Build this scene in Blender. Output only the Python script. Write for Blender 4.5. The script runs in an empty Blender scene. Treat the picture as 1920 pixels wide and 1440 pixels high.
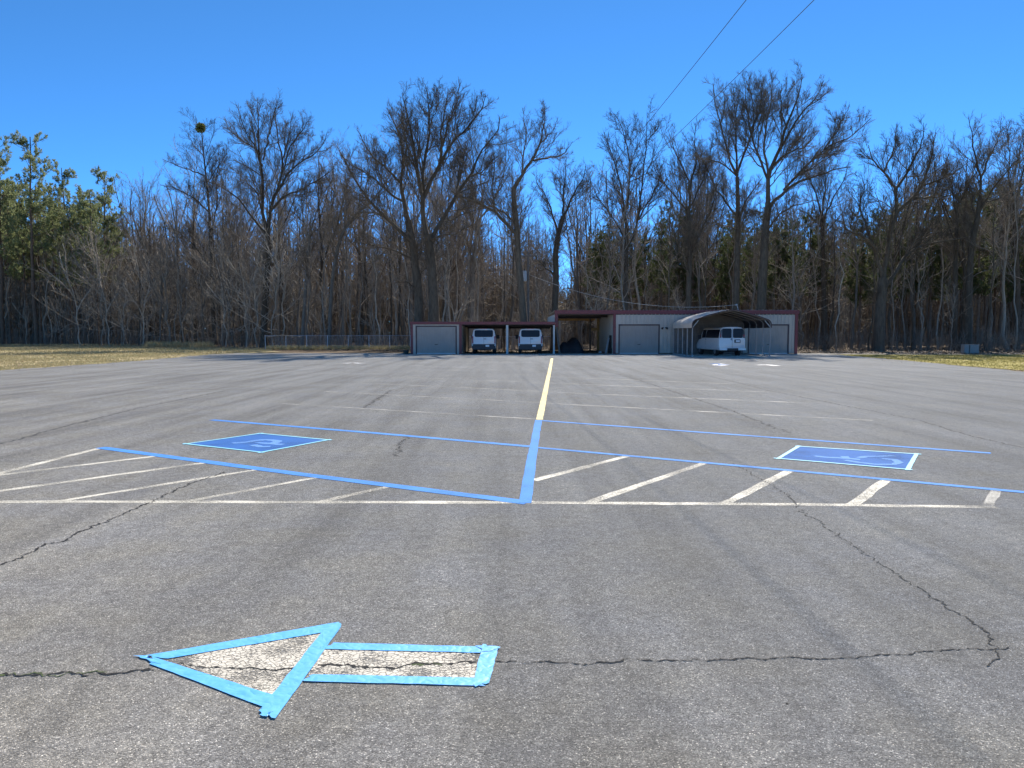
import bpy, math, random
import numpy as np
from mathutils import Vector, Matrix
RS = random.Random(7)
rng = np.random.default_rng(11)
S = bpy.context.scene
COL = S.collection
PI = math.pi
# ------------------------------------------------------------------ camera
F = 1440.0
CAMZ = 1.68
TILT = math.atan(95 / 1440)
cam_d = bpy.data.cameras.new('camera')
cam = bpy.data.objects.new('camera', cam_d)
COL.objects.link(cam)
cam.location = (0, 0, CAMZ)
cam.rotation_euler = (PI / 2 - TILT, 0, 0)
cam_d.sensor_fit = 'HORIZONTAL'
cam_d.sensor_width = 36
cam_d.lens = 36 * F / 1920
cam_d.clip_start = 0.05
cam_d.clip_end = 3000
S.camera = cam
ca, sa = math.cos(TILT), math.sin(TILT)
def ray(px, py):
    u = (px - 960) / F; v = (720 - py) / F
    return (u, ca + v * sa, -sa + v * ca)
def gr(px, py, z=0.0):                     # photo measurement -> place on the ground
    d = ray(px, py); t = (z - CAMZ) / d[2]
    return (d[0] * t, d[1] * t, z)
def at(px, py, Y):                         # photo measurement -> place at distance Y
    d = ray(px, py); t = Y / d[1]
    return (d[0] * t, Y, CAMZ + d[2] * t)
def X(px, Y): return (px-960)/F*Y
# ------------------------------------------------------------------ tagging
def tag(o, label=None, cat=None, group=None, kind=None):
    if label: o['label'] = label
    if cat: o['category'] = cat
    if group: o['group'] = group
    if kind: o['kind'] = kind
    return o
def empty(name, loc, label, cat, group=None, rz=0):
    o = bpy.data.objects.new(name, None); COL.objects.link(o)
    o.empty_display_size = 0.3
    o.location = loc; o.rotation_euler = (0, 0, rz)
    return tag(o, label, cat, group)
def link(name, me, mat=None, parent=None):
    o = bpy.data.objects.new(name, me); COL.objects.link(o)
    if mat: me.materials.append(mat)
    if parent: o.parent = parent
    return o
# ------------------------------------------------------------------ mesh collector
class MB:
    def __init__(s): s.v = []; s.f = []
    def add(s, vs, fs):
        n = len(s.v); s.v += [tuple(p) for p in vs]; s.f += [tuple(i + n for i in f) for f in fs]; return s
    def box(s, x0, x1, y0, y1, z0, z1):
        return s.add([(x0,y0,z0),(x1,y0,z0),(x1,y1,z0),(x0,y1,z0),(x0,y0,z1),(x1,y0,z1),(x1,y1,z1),(x0,y1,z1)],
                     [(0,3,2,1),(4,5,6,7),(0,1,5,4),(1,2,6,5),(2,3,7,6),(3,0,4,7)])
    def bar(s, a, b, w, h=None, up=(0,0,1)):
        h = h or w; a = Vector(a); b = Vector(b); d = (b - a).normalized(); u = Vector(up)
        if abs(d.dot(u)) > .95: u = Vector((0, 1, 0))
        x = d.cross(u).normalized() * w / 2; y = x.cross(d).normalized() * h / 2
        vs = [a-x-y, a+x-y, a+x+y, a-x+y, b-x-y, b+x-y, b+x+y, b-x+y]
        return s.add(vs, [(0,3,2,1),(4,5,6,7),(0,1,5,4),(1,2,6,5),(2,3,7,6),(3,0,4,7)])
    def tube(s, pts, r, n=8, cap=True):
        pts = [Vector(p) for p in pts]; rr = r if isinstance(r, (list, tuple)) else [r] * len(pts)
        base = len(s.v)
        for i, p in enumerate(pts):
            d = (pts[min(i+1, len(pts)-1)] - pts[max(i-1, 0)]).normalized()
            ref = Vector((0,0,1)) if abs(d.z) < .9 else Vector((1,0,0))
            x = d.cross(ref).normalized(); y = d.cross(x)
            for k in range(n):
                a = 2*PI*k/n; s.v.append(tuple(p + (x*math.cos(a) + y*math.sin(a))*rr[i]))
        for i in range(len(pts)-1):
            for k in range(n):
                k2 = (k+1) % n; s.f.append((base+i*n+k, base+i*n+k2, base+(i+1)*n+k2, base+(i+1)*n+k))
        if cap:
            s.f.append(tuple(base+k for k in range(n))[::-1]); s.f.append(tuple(base+(len(pts)-1)*n+k for k in range(n)))
        return s
    def cyl(s, c, r, x0, x1, n=20):       # axis along x
        b = len(s.v)
        for x in (x0, x1):
            for k in range(n):
                a = 2*PI*k/n; s.v.append((x, c[0]+r*math.cos(a), c[1]+r*math.sin(a)))
        for k in range(n):
            k2 = (k+1) % n; s.f.append((b+k, b+k2, b+n+k2, b+n+k))
        s.f.append(tuple(b+k for k in range(n))); s.f.append(tuple(b+n+k for k in range(n))[::-1])
        return s
    def prism(s, poly, y0, y1):           # poly in (x,z), extruded in y
        n = len(poly)
        return s.add([(x, y0, z) for x, z in poly] + [(x, y1, z) for x, z in poly],
                     [tuple(range(n)), tuple(range(2*n-1, n-1, -1))] + [(i, i+n, (i+1) % n + n, (i+1) % n) for i in range(n)])
    def slab(s, poly, z0, z1):            # flat polygon with thickness
        n = len(poly)
        return s.add([(p[0], p[1], z0) for p in poly] + [(p[0], p[1], z1) for p in poly],
                     [tuple(range(n))[::-1], tuple(range(n, 2*n))] + [(i, (i+1) % n, (i+1) % n + n, i+n) for i in range(n)])
    def build(s, name, mat, parent=None, smooth=False, bevel=0):
        me = bpy.data.meshes.new(name); me.from_pydata(s.v, [], s.f)
        import bmesh
        bm = bmesh.new(); bm.from_mesh(me)
        bmesh.ops.recalc_face_normals(bm, faces=bm.faces)
        bm.to_mesh(me); bm.free()
        if smooth:
            for p in me.polygons: p.use_smooth = True
        o = link(name, me, mat, parent)
        if bevel:
            m = o.modifiers.new('bevel', 'BEVEL'); m.width = bevel; m.segments = 2; m.limit_method = 'ANGLE'
        return o
def np_mesh(name, V, Fq, mat, parent=None, smooth=True):
    """V (n,3), Fq (m,k) all faces with k corners"""
    me = bpy.data.meshes.new(name); k = Fq.shape[1]
    me.vertices.add(len(V)); me.vertices.foreach_set('co', V.astype(np.float32).ravel())
    me.loops.add(Fq.size); me.loops.foreach_set('vertex_index', Fq.astype(np.int32).ravel())
    me.polygons.add(len(Fq)); me.polygons.foreach_set('loop_start', np.arange(0, Fq.size, k, dtype=np.int32))
    if smooth: me.polygons.foreach_set('use_smooth', np.ones(len(Fq), dtype=bool))
    me.update(calc_edges=True)
    return link(name, me, mat, parent)
# ------------------------------------------------------------------ materials
def mat(name):
    m = bpy.data.materials.new(name); m.use_nodes = True
    nt = m.node_tree; return m, nt, nt.nodes['Principled BSDF']
def nd(nt, t, **kw):
    n = nt.nodes.new(t)
    for k, v in kw.items():
        if k in n.inputs.keys(): n.inputs[k].default_value = v
        else: setattr(n, k, v)
    return n
def ramp(nt, src, stops):
    r = nt.nodes.new('ShaderNodeValToRGB'); e = r.color_ramp.elements
    while len(e) < len(stops): e.new(0.5)
    for i, (p, c) in enumerate(stops):
        e[i].position = p; e[i].color = (c, c, c, 1) if isinstance(c, (int, float)) else (*c, 1)
    nt.links.new(src, r.inputs[0]); return r.outputs[0]
def mapped(nt, scale, coord='Object'):
    tc = nt.nodes.new('ShaderNodeTexCoord'); mp = nt.nodes.new('ShaderNodeMapping')
    mp.inputs['Scale'].default_value = scale; nt.links.new(tc.outputs[coord], mp.inputs[0]); return mp.outputs[0]
def noise(nt, vec, scale, detail=4, rough=.55):
    n = nd(nt, 'ShaderNodeTexNoise', Scale=scale, Detail=detail, Roughness=rough)
    if vec is not None: nt.links.new(vec, n.inputs['Vector'])
    return n.outputs['Fac']
def mixc(nt, fac, a, b, mode='MIX'):
    m = nt.nodes.new('ShaderNodeMix'); m.data_type = 'RGBA'; m.blend_type = mode
    for s, v in ((0, fac), (6, a), (7, b)):
        if isinstance(v, (int, float)): m.inputs[s].default_value = v
        elif isinstance(v, tuple): m.inputs[s].default_value = (*v, 1)
        else: nt.links.new(v, m.inputs[s])
    return m.outputs[2]
def mth(nt, op, a, b=0.0):
    m = nt.nodes.new('ShaderNodeMath'); m.operation = op
    for i, v in ((0, a), (1, b)):
        if isinstance(v, (int, float)): m.inputs[i].default_value = v
        else: nt.links.new(v, m.inputs[i])
    return m.outputs[0]
def bump(nt, bs, h, dist, strength=1.0):
    b = nd(nt, 'ShaderNodeBump', Strength=strength, Distance=dist)
    nt.links.new(h, b.inputs['Height']); nt.links.new(b.outputs[0], bs.inputs['Normal'])
def plain(name, c, rough=.5, metal=0., var=.12, scale=3., dirt=None):
    m, nt, bs = mat(name)
    v = mapped(nt, (1, 1, 1))
    f = noise(nt, v, scale, 5)
    lo = tuple(x * (1 - var) for x in c); hi = tuple(min(1, x * (1 + var)) for x in c)
    col = ramp(nt, f, [(.3, lo), (.7, hi)])
    if dirt:
        g = noise(nt, mapped(nt, (6, 6, .6)), 2.0, 4)
        col = mixc(nt, ramp(nt, g, [(.45, 0.), (.75, .55)]), col, dirt)
    nt.links.new(col, bs.inputs['Base Color'])
    bs.inputs['Roughness'].default_value = rough; bs.inputs['Metallic'].default_value = metal
    return m
def asphalt_color(nt):
    v = mapped(nt, (1, 1, 1))
    vor = nd(nt, 'ShaderNodeTexVoronoi', Scale=175.); nt.links.new(v, vor.inputs['Vector'])
    sep = nt.nodes.new('ShaderNodeSeparateColor'); nt.links.new(vor.outputs['Color'], sep.inputs[0])
    stone = ramp(nt, sep.outputs[0], [(0, .025), (.35, .080), (.72, .125), (.90, .17), (.965, .27), (1, .42)])
    vor2 = nd(nt, 'ShaderNodeTexVoronoi', Scale=38.); nt.links.new(v, vor2.inputs['Vector'])
    sp2 = nt.nodes.new('ShaderNodeSeparateColor'); nt.links.new(vor2.outputs['Color'], sp2.inputs[0])
    c = mixc(nt, .34, stone, ramp(nt, sp2.outputs[1], [(0, .065), (.5, .10), (.93, .118), (1, .19)]))
    fine = noise(nt, v, 260, 2); c = mixc(nt, 1., c, ramp(nt, fine, [(.35, .72), (.65, 1.28)]), 'MULTIPLY')
    mid = noise(nt, v, 9, 5, .7); c = mixc(nt, 1., c, ramp(nt, mid, [(.3, .80), (.7, 1.18)]), 'MULTIPLY')
    big = noise(nt, v, .35, 4); c = mixc(nt, 1., c, ramp(nt, big, [(.3, .84), (.7, 1.14)]), 'MULTIPLY')
    st = noise(nt, mapped(nt, (1.7, .09, 1)), 1.0, 3, .55)      # wheel tracks run along the lot
    c = mixc(nt, 1., c, ramp(nt, st, [(.32, .74), (.50, 1.0), (.68, 1.17)]), 'MULTIPLY')
    tint = noise(nt, v, 1.3, 3); c = mixc(nt, 1., c, ramp(nt, tint, [(.35, (1.02, 1.0, .93)), (.65, (.99, 1., 1.02))]), 'MULTIPLY')
    c = mixc(nt, 1., c, (3.5, 3.2, 2.73), 'MULTIPLY')
    return c, vor.outputs['Distance'], fine, sep.outputs[0]
def m_asphalt():
    m, nt, bs = mat('weathered_asphalt')
    c, d, fine, cell = asphalt_color(nt)
    nt.links.new(c, bs.inputs['Base Color'])
    bs.inputs['Roughness'].default_value = .88
    bs.inputs['Specular IOR Level'].default_value = .32
    bs.inputs['Diffuse Roughness'].default_value = 1.0
    h = mth(nt, 'ADD', mth(nt, 'MULTIPLY', d, -.7), mth(nt, 'ADD', cell, mth(nt, 'MULTIPLY', fine, .5)))
    bump(nt, bs, h, .0045, .8)
    return m
def m_paint(name, c, wear=.5, crackle=0., rough=.6, scale=30., blot=.35):
    """road paint; worn-through spots are transparent and show the asphalt below"""
    m, nt, bs = mat(name)
    v = mapped(nt, (1, 1, 1))
    f = noise(nt, v, scale, 6, .75)
    col = ramp(nt, noise(nt, v, 55, 4), [(.3, tuple(x*.82 for x in c)), (.7, tuple(min(.92, x*1.1) for x in c))])
    big = noise(nt, v, 1.6 if blot < .5 else 4.5, 4)
    col = mixc(nt, 1., col, ramp(nt, big, [(.3, .88), (.7, 1.05)]), 'MULTIPLY')
    mask = ramp(nt, mth(nt, 'ADD', f, mth(nt, 'MULTIPLY', big, blot)), [(wear, 0.), (wear + .05, 1.)])
    if crackle:
        vo = nd(nt, 'ShaderNodeTexVoronoi', Scale=crackle, feature='DISTANCE_TO_EDGE')
        w = nd(nt, 'ShaderNodeTexNoise', Scale=30., Detail=3.); nt.links.new(v, w.inputs['Vector'])
        add = nt.nodes.new('ShaderNodeVectorMath'); add.operation = 'MULTIPLY_ADD'
        nt.links.new(w.outputs['Color'], add.inputs[0]); add.inputs[1].default_value = (.03, .03, .03); nt.links.new(v, add.inputs[2])
        nt.links.new(add.outputs[0], vo.inputs['Vector'])
        cr = ramp(nt, vo.outputs['Distance'], [(.015, 0.), (.10, 1.)])
        mask = mth(nt, 'MULTIPLY', mask, cr)
    nt.links.new(col, bs.inputs['Base Color']); bs.inputs['Roughness'].default_value = rough; bs.inputs['Specular IOR Level'].default_value = .25
    bump(nt, bs, f, .002, .6)
    tr = nt.nodes.new('ShaderNodeBsdfTransparent'); mx = nt.nodes.new('ShaderNodeMixShader')
    nt.links.new(mask, mx.inputs[0]); nt.links.new(tr.outputs[0], mx.inputs[1]); nt.links.new(bs.outputs[0], mx.inputs[2])
    nt.links.new(mx.outputs[0], nt.nodes['Material Output'].inputs['Surface'])
    return m
def m_tape():
    m, nt, bs = mat('blue_masking_tape')
    v = mapped(nt, (1, 1, 1))
    f = noise(nt, mapped(nt, (1, 1, 1)), 15, 1.5, .5)
    g = noise(nt, v, 9, 3)
    col = ramp(nt, g, [(.3, (.10, .37, .78)), (.7, (.14, .44, .86))])
    nt.links.new(col, bs.inputs['Base Color'])
    bs.inputs['Roughness'].default_value = .42; bs.inputs['Specular IOR Level'].default_value = .4
    ridge = mth(nt, 'ABSOLUTE', mth(nt, 'SUBTRACT', f, .5))
    bump(nt, bs, ridge, .03, .35)
    return m
def m_bark(name, c1, c2, scale=6.):
    m, nt, bs = mat(name)
    f = noise(nt, mapped(nt, (1, 1, .25)), scale, 5, .7)
    col = ramp(nt, f, [(.3, c1), (.7, c2)])
    oi = nt.nodes.new('ShaderNodeObjectInfo')
    col = mixc(nt, 1., col, ramp(nt, oi.outputs['Random'], [(0, .72), (1, 1.3)]), 'MULTIPLY')
    nt.links.new(col, bs.inputs['Base Color']); bs.inputs['Roughness'].default_value = .9
    bs.inputs['Specular IOR Level'].default_value = .2
    bump(nt, bs, f, .03, .6)
    return m
def m_ground(name, stops, s1=1.2, s2=14., stretch=(1, 1, 1), bd=.02, patch=None):
    m, nt, bs = mat(name)
    v = mapped(nt, stretch)
    a = noise(nt, v, s1, 5, .65); b = noise(nt, v, s2, 4, .7)
    f = mth(nt, 'ADD', mth(nt, 'MULTIPLY', a, .55), mth(nt, 'MULTIPLY', b, .45))
    col = ramp(nt, f, stops)
    if patch:
        pf = noise(nt, mapped(nt, (1, 1, 1)), .18, 4, .6)
        col = mixc(nt, ramp(nt, pf, [(.42, 0.), (.6, .8)]), col, patch)
    nt.links.new(col, bs.inputs['Base Color']); bs.inputs['Roughness'].default_value = .95
    bs.inputs['Specular IOR Level'].default_value = .1
    bump(nt, bs, b, bd, .8)
    return m
def m_leafy(name, cols, rough=.8, trans=0.):
    """varies per leaf island"""
    m, nt, bs = mat(name)
    g = nt.nodes.new('ShaderNodeNewGeometry')
    col = ramp(nt, g.outputs['Random Per Island'], [(i / max(1, len(cols)-1), c) for i, c in enumerate(cols)])
    nt.links.new(col, bs.inputs['Base Color']); bs.inputs['Roughness'].default_value = rough
    bs.inputs['Specular IOR Level'].default_value = .25
    if trans:
        t = nt.nodes.new('ShaderNodeBsdfTranslucent'); nt.links.new(col, t.inputs[0])
        mx = nt.nodes.new('ShaderNodeMixShader'); mx.inputs[0].default_value = trans
        nt.links.new(bs.outputs[0], mx.inputs[1]); nt.links.new(t.outputs[0], mx.inputs[2])
        nt.links.new(mx.outputs[0], nt.nodes['Material Output'].inputs['Surface'])
    return m
M = {}
M['asphalt'] = m_asphalt()
M['crack'] = plain('crack_shadow', (.004, .004, .004), .95, var=.5, scale=40)
M['crackmoss'] = plain('crack_moss', (.05, .07, .02), .95, var=.5, scale=40)
M['seam'] = plain('seam_stain', (.045, .044, .042), .9, var=.3, scale=20)
M['white_old'] = m_paint('worn_white_paint', (.62, .59, .50), .635, rough=.7, scale=70)
M['white_thin'] = m_paint('faded_white_paint', (.38, .37, .335), .65, rough=.7, scale=80)
M['yellow'] = m_paint('yellow_paint', (.64, .53, .21), .50, rough=.6)
M['bluepaint'] = m_paint('fresh_blue_paint', (.05, .22, .61), .54, rough=.85, scale=90)
M['bluedeep'] = m_paint('deep_blue_paint', (.012, .105, .36), .54, rough=.9, scale=90)
M['bluepale'] = m_paint('overspray_pale_blue', (.11, .26, .58), .55, rough=.9, scale=90)
M['cream'] = m_paint('cracked_cream_paint', (.57, .53, .45), .80, crackle=36., rough=.8, scale=60, blot=.8)
M['tape'] = m_tape()
M['tapepale'] = plain('pale_blue_tape', (.20, .52, .68), .75, var=.1, scale=20)
M['marker_white'] = m_paint('bright_white_paint', (.5, .5, .5), .58)
M['bark'] = m_bark('oak_bark', (.062, .048, .034), (.135, .108, .078))
M['bark_brown'] = m_bark('brown_bark', (.12, .103, .082), (.26, .225, .18))
M['bark_pale'] = m_bark('pale_bark', (.22, .19, .15), (.44, .38, .30))
M['bark_pine'] = m_bark('pine_bark', (.09, .065, .045), (.2, .14, .10))
M['twig'] = m_bark('twig_bark', (.17, .14, .108), (.33, .275, .215), 2.)
M['twigdark'] = m_bark('oak_twig_bark', (.085, .068, .05), (.17, .14, .105), 2.)
M['needles'] = m_leafy('pine_needles', [(.14, .17, .07), (.22, .25, .11), (.32, .34, .165), (.17, .20, .085)], .6, .45)  # lighter copy, light on the left pines put into the colour
M['needles_dark'] = m_leafy('dark_pine_needles', [(.05, .07, .026), (.08, .10, .037), (.12, .135, .055), (.06, .08, .03)], .6, .35)  # darker copy of the same needles, backlit shade put into the colour
M['beech'] = m_leafy('dry_brown_leaves', [(.12, .06, .03), (.2, .11, .055), (.09, .045, .025)], .8, .25)
M['litter'] = m_leafy('fallen_leaves', [(.16, .11, .07), (.30, .22, .14), (.10, .065, .04), (.42, .34, .25)], .8)
M['grassblade'] = m_leafy('winter_grass', [(.46, .37, .22), (.32, .28, .13), (.55, .45, .28), (.27, .26, .11), (.40, .33, .18)], .8, .2)
M['grassgreen'] = m_leafy('short_lawn_grass', [(.26, .235, .06), (.34, .29, .09), (.19, .19, .05), (.40, .33, .13)], .8, .2)
M['forest'] = m_ground('forest_floor', [(.3, (.06, .045, .03)), (.5, (.15, .11, .07)), (.7, (.26, .2, .13))], 1.5, 9)
M['lawnL'] = m_ground('dry_winter_lawn', [(.32, (.22, .18, .09)), (.5, (.38, .31, .18)), (.68, (.50, .42, .26))], .8, 7, patch=(.27, .24, .12))
M['lawnR'] = m_ground('olive_lawn', [(.3, (.19, .165, .045)), (.5, (.28, .24, .07)), (.7, (.36, .30, .11))], .8, 7)
M['gravel'] = m_ground('gravel', [(.35, (.16, .14, .12)), (.5, (.3, .28, .24)), (.65, (.45, .42, .38))], 4, 22)
M['wall'] = plain('light_metal_siding', (.42, .385, .33), .45, var=.06, scale=1.5, dirt=(.31, .28, .23))
M['rolldoor'] = plain('rolling_door_beige', (.35, .325, .295), .45, var=.06, scale=1.2, dirt=(.28, .26, .23))
M['maroon'] = plain('maroon_trim', (.13, .018, .024), .45, var=.15)
M['darkframe'] = plain('dark_door_frame', (.05, .03, .035), .5, var=.15)
M['roofgalv'] = plain('galvanised_roof', (.42, .43, .43), .4, .4, var=.12)
M['darkpanel'] = plain('dark_grey_sheet', (.13, .12, .11), .6, var=.15)
M['darklining'] = plain('dark_steel_underside', (.05, .04, .04), .6, var=.2)  # shade under the carport roof put into the colour
M['carport'] = plain('carport_steel', (.52, .46, .38), .4, 0., var=.10, scale=2, dirt=(.3, .27, .23))
M['galv'] = plain('galvanised_tube', (.45, .47, .5), .4, .5, var=.1)
M['cpost'] = plain('dull_steel_tube', (.26, .26, .26), .5, .2, var=.1)
M['postgrey'] = plain('pale_grey_post', (.42, .47, .48), .5, var=.08)
M['wood'] = plain('raw_lumber', (.42, .28, .12), .8, var=.25, scale=6)
M['woodgrey'] = plain('weathered_board', (.13, .115, .10), .85, var=.25, scale=6)
M['darkwood'] = plain('dark_timber', (.035, .03, .028), .85, var=.3, scale=6)
M['tarp'] = plain('dark_tarp', (.022, .022, .026), .7, var=.35, scale=3)
M['vanwhite'] = plain('white_vehicle_paint', (.66, .65, .64), .22, var=.02); M['vanwhite'].node_tree.nodes['Principled BSDF'].inputs['Coat Weight'].default_value = .4
M['glass'] = plain('dark_tinted_glass', (.010, .012, .02), .22, var=.1)
M['glass'].node_tree.nodes['Principled BSDF'].inputs['Specular IOR Level'].default_value = .18
M['blackplastic'] = plain('black_plastic', (.02, .022, .028), .5, var=.15)
M['rubber'] = plain('tyre_rubber', (.02, .02, .02), .85, var=.2)
M['rim'] = plain('steel_rim', (.35, .36, .38), .35, .8, var=.1)
M['redlens'] = plain('red_lamp_lens', (.25, .015, .02), .2, var=.1)
M['plate'] = plain('licence_plate', (.7, .72, .74), .5, var=.1, scale=30)
M['chrome'] = plain('pale_bumper', (.62, .63, .63), .3, .2, var=.05)
M['cabinet'] = plain('grey_cabinet', (.27, .255, .235), .6, var=.08, dirt=(.25, .23, .2))
M['canwhite'] = plain('transformer_grey', (.36, .38, .39), .4, var=.06)
M['wire'] = plain('cable_black', (.02, .02, .022), .6, var=.1)
M['wirepale'] = plain('cable_pale', (.5, .48, .45), .5, var=.1)
M['tub'] = plain('dark_green_tub', (.015, .03, .028), .6, var=.2)
M['mistle'] = m_leafy('mistletoe_leaves', [(.20, .20, .05), (.32, .29, .09), (.13, .14, .04)], .7, .2)
M['litterwhite'] = plain('scrap_paper', (.7, .7, .68), .8, var=.1)
# ------------------------------------------------------------------ setting: ground, lot, lawns
def sheet(name, poly, z, m, kind='structure'):
    mb = MB(); mb.add([(x, y, z) for x, y in poly], [tuple(range(len(poly)))])
    o = mb.build(name, m); 
    if o.data.polygons[0].normal.z < 0: o.data.flip_normals()
    return tag(o, kind=kind)
sheet('ground', [(-900, -300), (900, -300), (900, 1500), (-900, 1500)], -.06, M['forest'])
def edge_line(pts, jit=.12, step=.6):
    out = []
    for a, b in zip(pts[:-1], pts[1:]):
        n = max(1, int(math.dist(a, b) / step))
        for i in range(n):
            t = i / n; out.append((a[0]+(b[0]-a[0])*t + RS.gauss(0, jit), a[1]+(b[1]-a[1])*t + RS.gauss(0, jit)))
    return out + [pts[-1]]
lot_edge = edge_line([(-23.2, -14), (-23.6, 20), (-23.3, 36), (-22.9, 46), (-24.0, 60), (-23.5, 65.5), (-10, 65.2)]) + \
           [(-8.6, 64.8), (-8.6, 62.9), (23.7, 63.2)] + edge_line([(23.9, 66), (25.4, 62), (25.2, 56), (24.4, 47), (22.5, 34), (22.6, -14)])
sheet('parking_lot', lot_edge, 0.0, M['asphalt'])
sheet('lawn_west', [(-120, -20), (-23.0, -20), (-22.7, 30), (-22.4, 46), (-23.4, 66), (-21.5, 72), (-28, 84), (-60, 98), (-130, 108)], -.045, M['lawnL'])
sheet('lawn_east', [(22.2, -20), (120, -20), (120, 62.5), (60, 62.5), (45, 62), (33, 62.5), (27, 63), (24.6, 58)], -.045, M['lawnR'])
sheet('gravel_strip', edge_line([(23.7, 63.4), (34, 62.2), (48, 63), (80, 63.5), (80, 67), (46, 66.5), (30, 69.5), (23.7, 69.5)], .2, 1.2), -.03, M['gravel'])
sheet('shed_floor', [(-8.6, 62.9), (23.4, 63.2), (23.4, 78), (-8.6, 74)], -.012, M['gravel'])
# ------------------------------------------------------------------ flat markings
def ribbon(px, w, z, jit=.0, step=.25, wj=.0, thick=0.0, world=False):
    """strip along photo points laid on the ground, width w (m); returns MB"""
    P = [Vector(p[:2]) for p in px] if world else [Vector(gr(*p)[:2]) for p in px]
    Q = []
    for a, b in zip(P[:-1], P[1:]):
        n = max(1, int((b-a).length / step))
        for i in range(n): Q.append(a + (b-a) * i / n)
    Q.append(P[-1]); W = w if isinstance(w, (list, tuple)) else (w, w)
    L = []; R = []
    for i, q in enumerate(Q):
        d = (Q[min(i+1, len(Q)-1)] - Q[max(0, i-1)]).normalized(); n = Vector((-d.y, d.x)); t = i / (len(Q)-1)
        ww = (W[0] + (W[1]-W[0])*t) * (1 + RS.uniform(-wj, wj)); q = q + n * RS.gauss(0, jit)
        a = q + n*ww/2 + n*RS.gauss(0, wj*.06); b = q - n*ww/2 + n*RS.gauss(0, wj*.06)
        L.append((a.x, a.y, z)); R.append((b.x, b.y, z))
    mb = MB(); k = len(L); mb.add(L + R, [(i, i+1, k+i+1, k+i) for i in range(k-1)])
    return mb
def up(o):
    me = o.data
    if me.polygons[0].normal.z < 0: me.flip_normals()
    return o
def line(name, px, w, z, m, label, cat, group=None, wj=.05):
    return tag(up(ribbon(px, w, z, wj=wj).build(name, m)), label, cat, group)
Z1, Z2, Z3 = .002, .004, .006
# centre line: yellow far part, blue near part
line('parking_line', [(1035, 672), (1031, 693), (1011.5, 787)], (.17, .135), Z2, M['yellow'], 'pale yellow centre line running away to the sheds', 'painted line')
line('parking_line', [(1010, 788), (997, 860), (984, 944)], (.13, .128), Z3, M['bluepaint'], 'thick blue centre line that carries on from the yellow one', 'painted line')
GB = 'blue accessible bay lines'
line('parking_line', [(188, 839.5), (560, 889), (990, 943)], .17, Z2, M['bluepaint'], 'wide blue line edging the left hatched aisle, ending at the front corner', 'painted line', GB)
line('parking_line', [(397, 787.5), (700, 812), (1001, 838)], .155, Z2, M['bluepaint'], 'blue line just behind the left blue symbol panel', 'painted line', GB)
line('parking_line', [(1009, 839.5), (1400, 875), (1940, 925)], .12, Z2, M['bluepaint'], 'long blue line in front of the right symbol panel, edging the right hatched aisle', 'painted line', GB)
line('parking_line', [(1017, 789), (1400, 817), (1858, 850)], .13, Z2, M['bluepaint'], 'blue line just behind the right blue symbol panel', 'painted line', GB)
line('parking_line', [(-40, 941), (500, 941.5), (1000, 942.5), (1500, 946), (1868, 951)], .115, Z1, M['white_old'], 'long worn white line across the front of both hatched aisles', 'painted line', wj=.12)
GH = 'white hatch stripes of the left aisle'
for pts, lb in [([(187, 840.5), (-12, 891)], 'white stripe leaving the far left end of the wide blue line'),
                ([(289, 856), (-10, 892)], 'second white hatch stripe from the far end of the left aisle'),
                ([(383, 868), (-30, 925)], 'third white hatch stripe of the left aisle, cut off by the picture edge'),
                ([(487, 880), (98, 942)], 'long white hatch stripe crossed by a crack in the left aisle'),
                ([(601, 894), (345, 942)], 'second shortest white hatch stripe of the left aisle'),
                ([(735, 911), (600, 941)], 'shortest white hatch stripe of the left aisle, nearest the blue corner')]:
    line('parking_line', pts, .10, Z1 + .0006, M['white_old'], lb, 'painted line', GH, .12)
GH = 'white hatch stripes of the right aisle'
for pts, lb in [([(1178, 855), (1000, 901)], 'white hatch stripe touching the thick blue centre line'),
                ([(1320, 869), (1105, 942)], 'second white hatch stripe right of the thick blue centre line'),
                ([(1480, 883), (1358, 945)], 'white hatch stripe in line with the front left corner of the right symbol panel'),
                ([(1660, 901), (1597, 948)], 'short broad white hatch stripe in front of the right symbol panel'),
                ([(1868, 920), (1851, 951)], 'shortest worn white stripe at the far right end of the right aisle')]:
    line('parking_line', pts, .10 if 'far right' in lb else .115, Z1 + .0006, M['white_thin' if 'far right' in lb else 'white_old'], lb, 'painted line', GH, .12)
GT = 'thin faded bay lines beside the yellow line'
for i, (pts, lb) in enumerate([([(526, 756.5), (1006, 786)], 'thin white bay line left of the yellow line, nearest the viewer'),
                ([(610, 734), (1014, 755)], 'thin white bay line left of the yellow line, second from the viewer'),
                ([(675, 718), (1018, 734)], 'thin white bay line left of the yellow line, third from the viewer'),
                ([(735, 706.5), (1022, 718)], 'thin white bay line left of the yellow line, fourth from the viewer'),
                ([(1022, 756), (1638, 788.5)], 'thin white bay line right of the yellow line, nearest the viewer'),
                ([(1025, 735), (1520, 756)], 'thin white bay line right of the yellow line, second from the viewer'),
                ([(1027, 718), (1440, 735)], 'thin white bay line right of the yellow line, third from the viewer'),
                ([(1029, 706), (1370, 720)], 'thin white bay line right of the yellow line, fourth from the viewer')]):
    line('parking_line', pts, .10, Z1, M['white_thin'], lb, 'painted line', GT, .2)
line('pavement_mark', [(645, 681.5), (662, 680), (679, 681.5)], (.35, .5), Z1, M['marker_white'], 'small white paint patch alone on the far asphalt left of the yellow line', 'paint mark')
line('pavement_mark', [(1419, 684.5), (1437, 683.8), (1457, 686)], (.3, .45), Z1, M['marker_white'], 'small white paint patch on the asphalt in front of the carport', 'paint mark')
line('pavement_mark', [(184, 706), (201, 705.5)], .14, Z1, M['white_thin'], 'short white dash on the far left asphalt, further from the viewer', 'paint mark', 'short dashes on the left asphalt')
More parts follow.
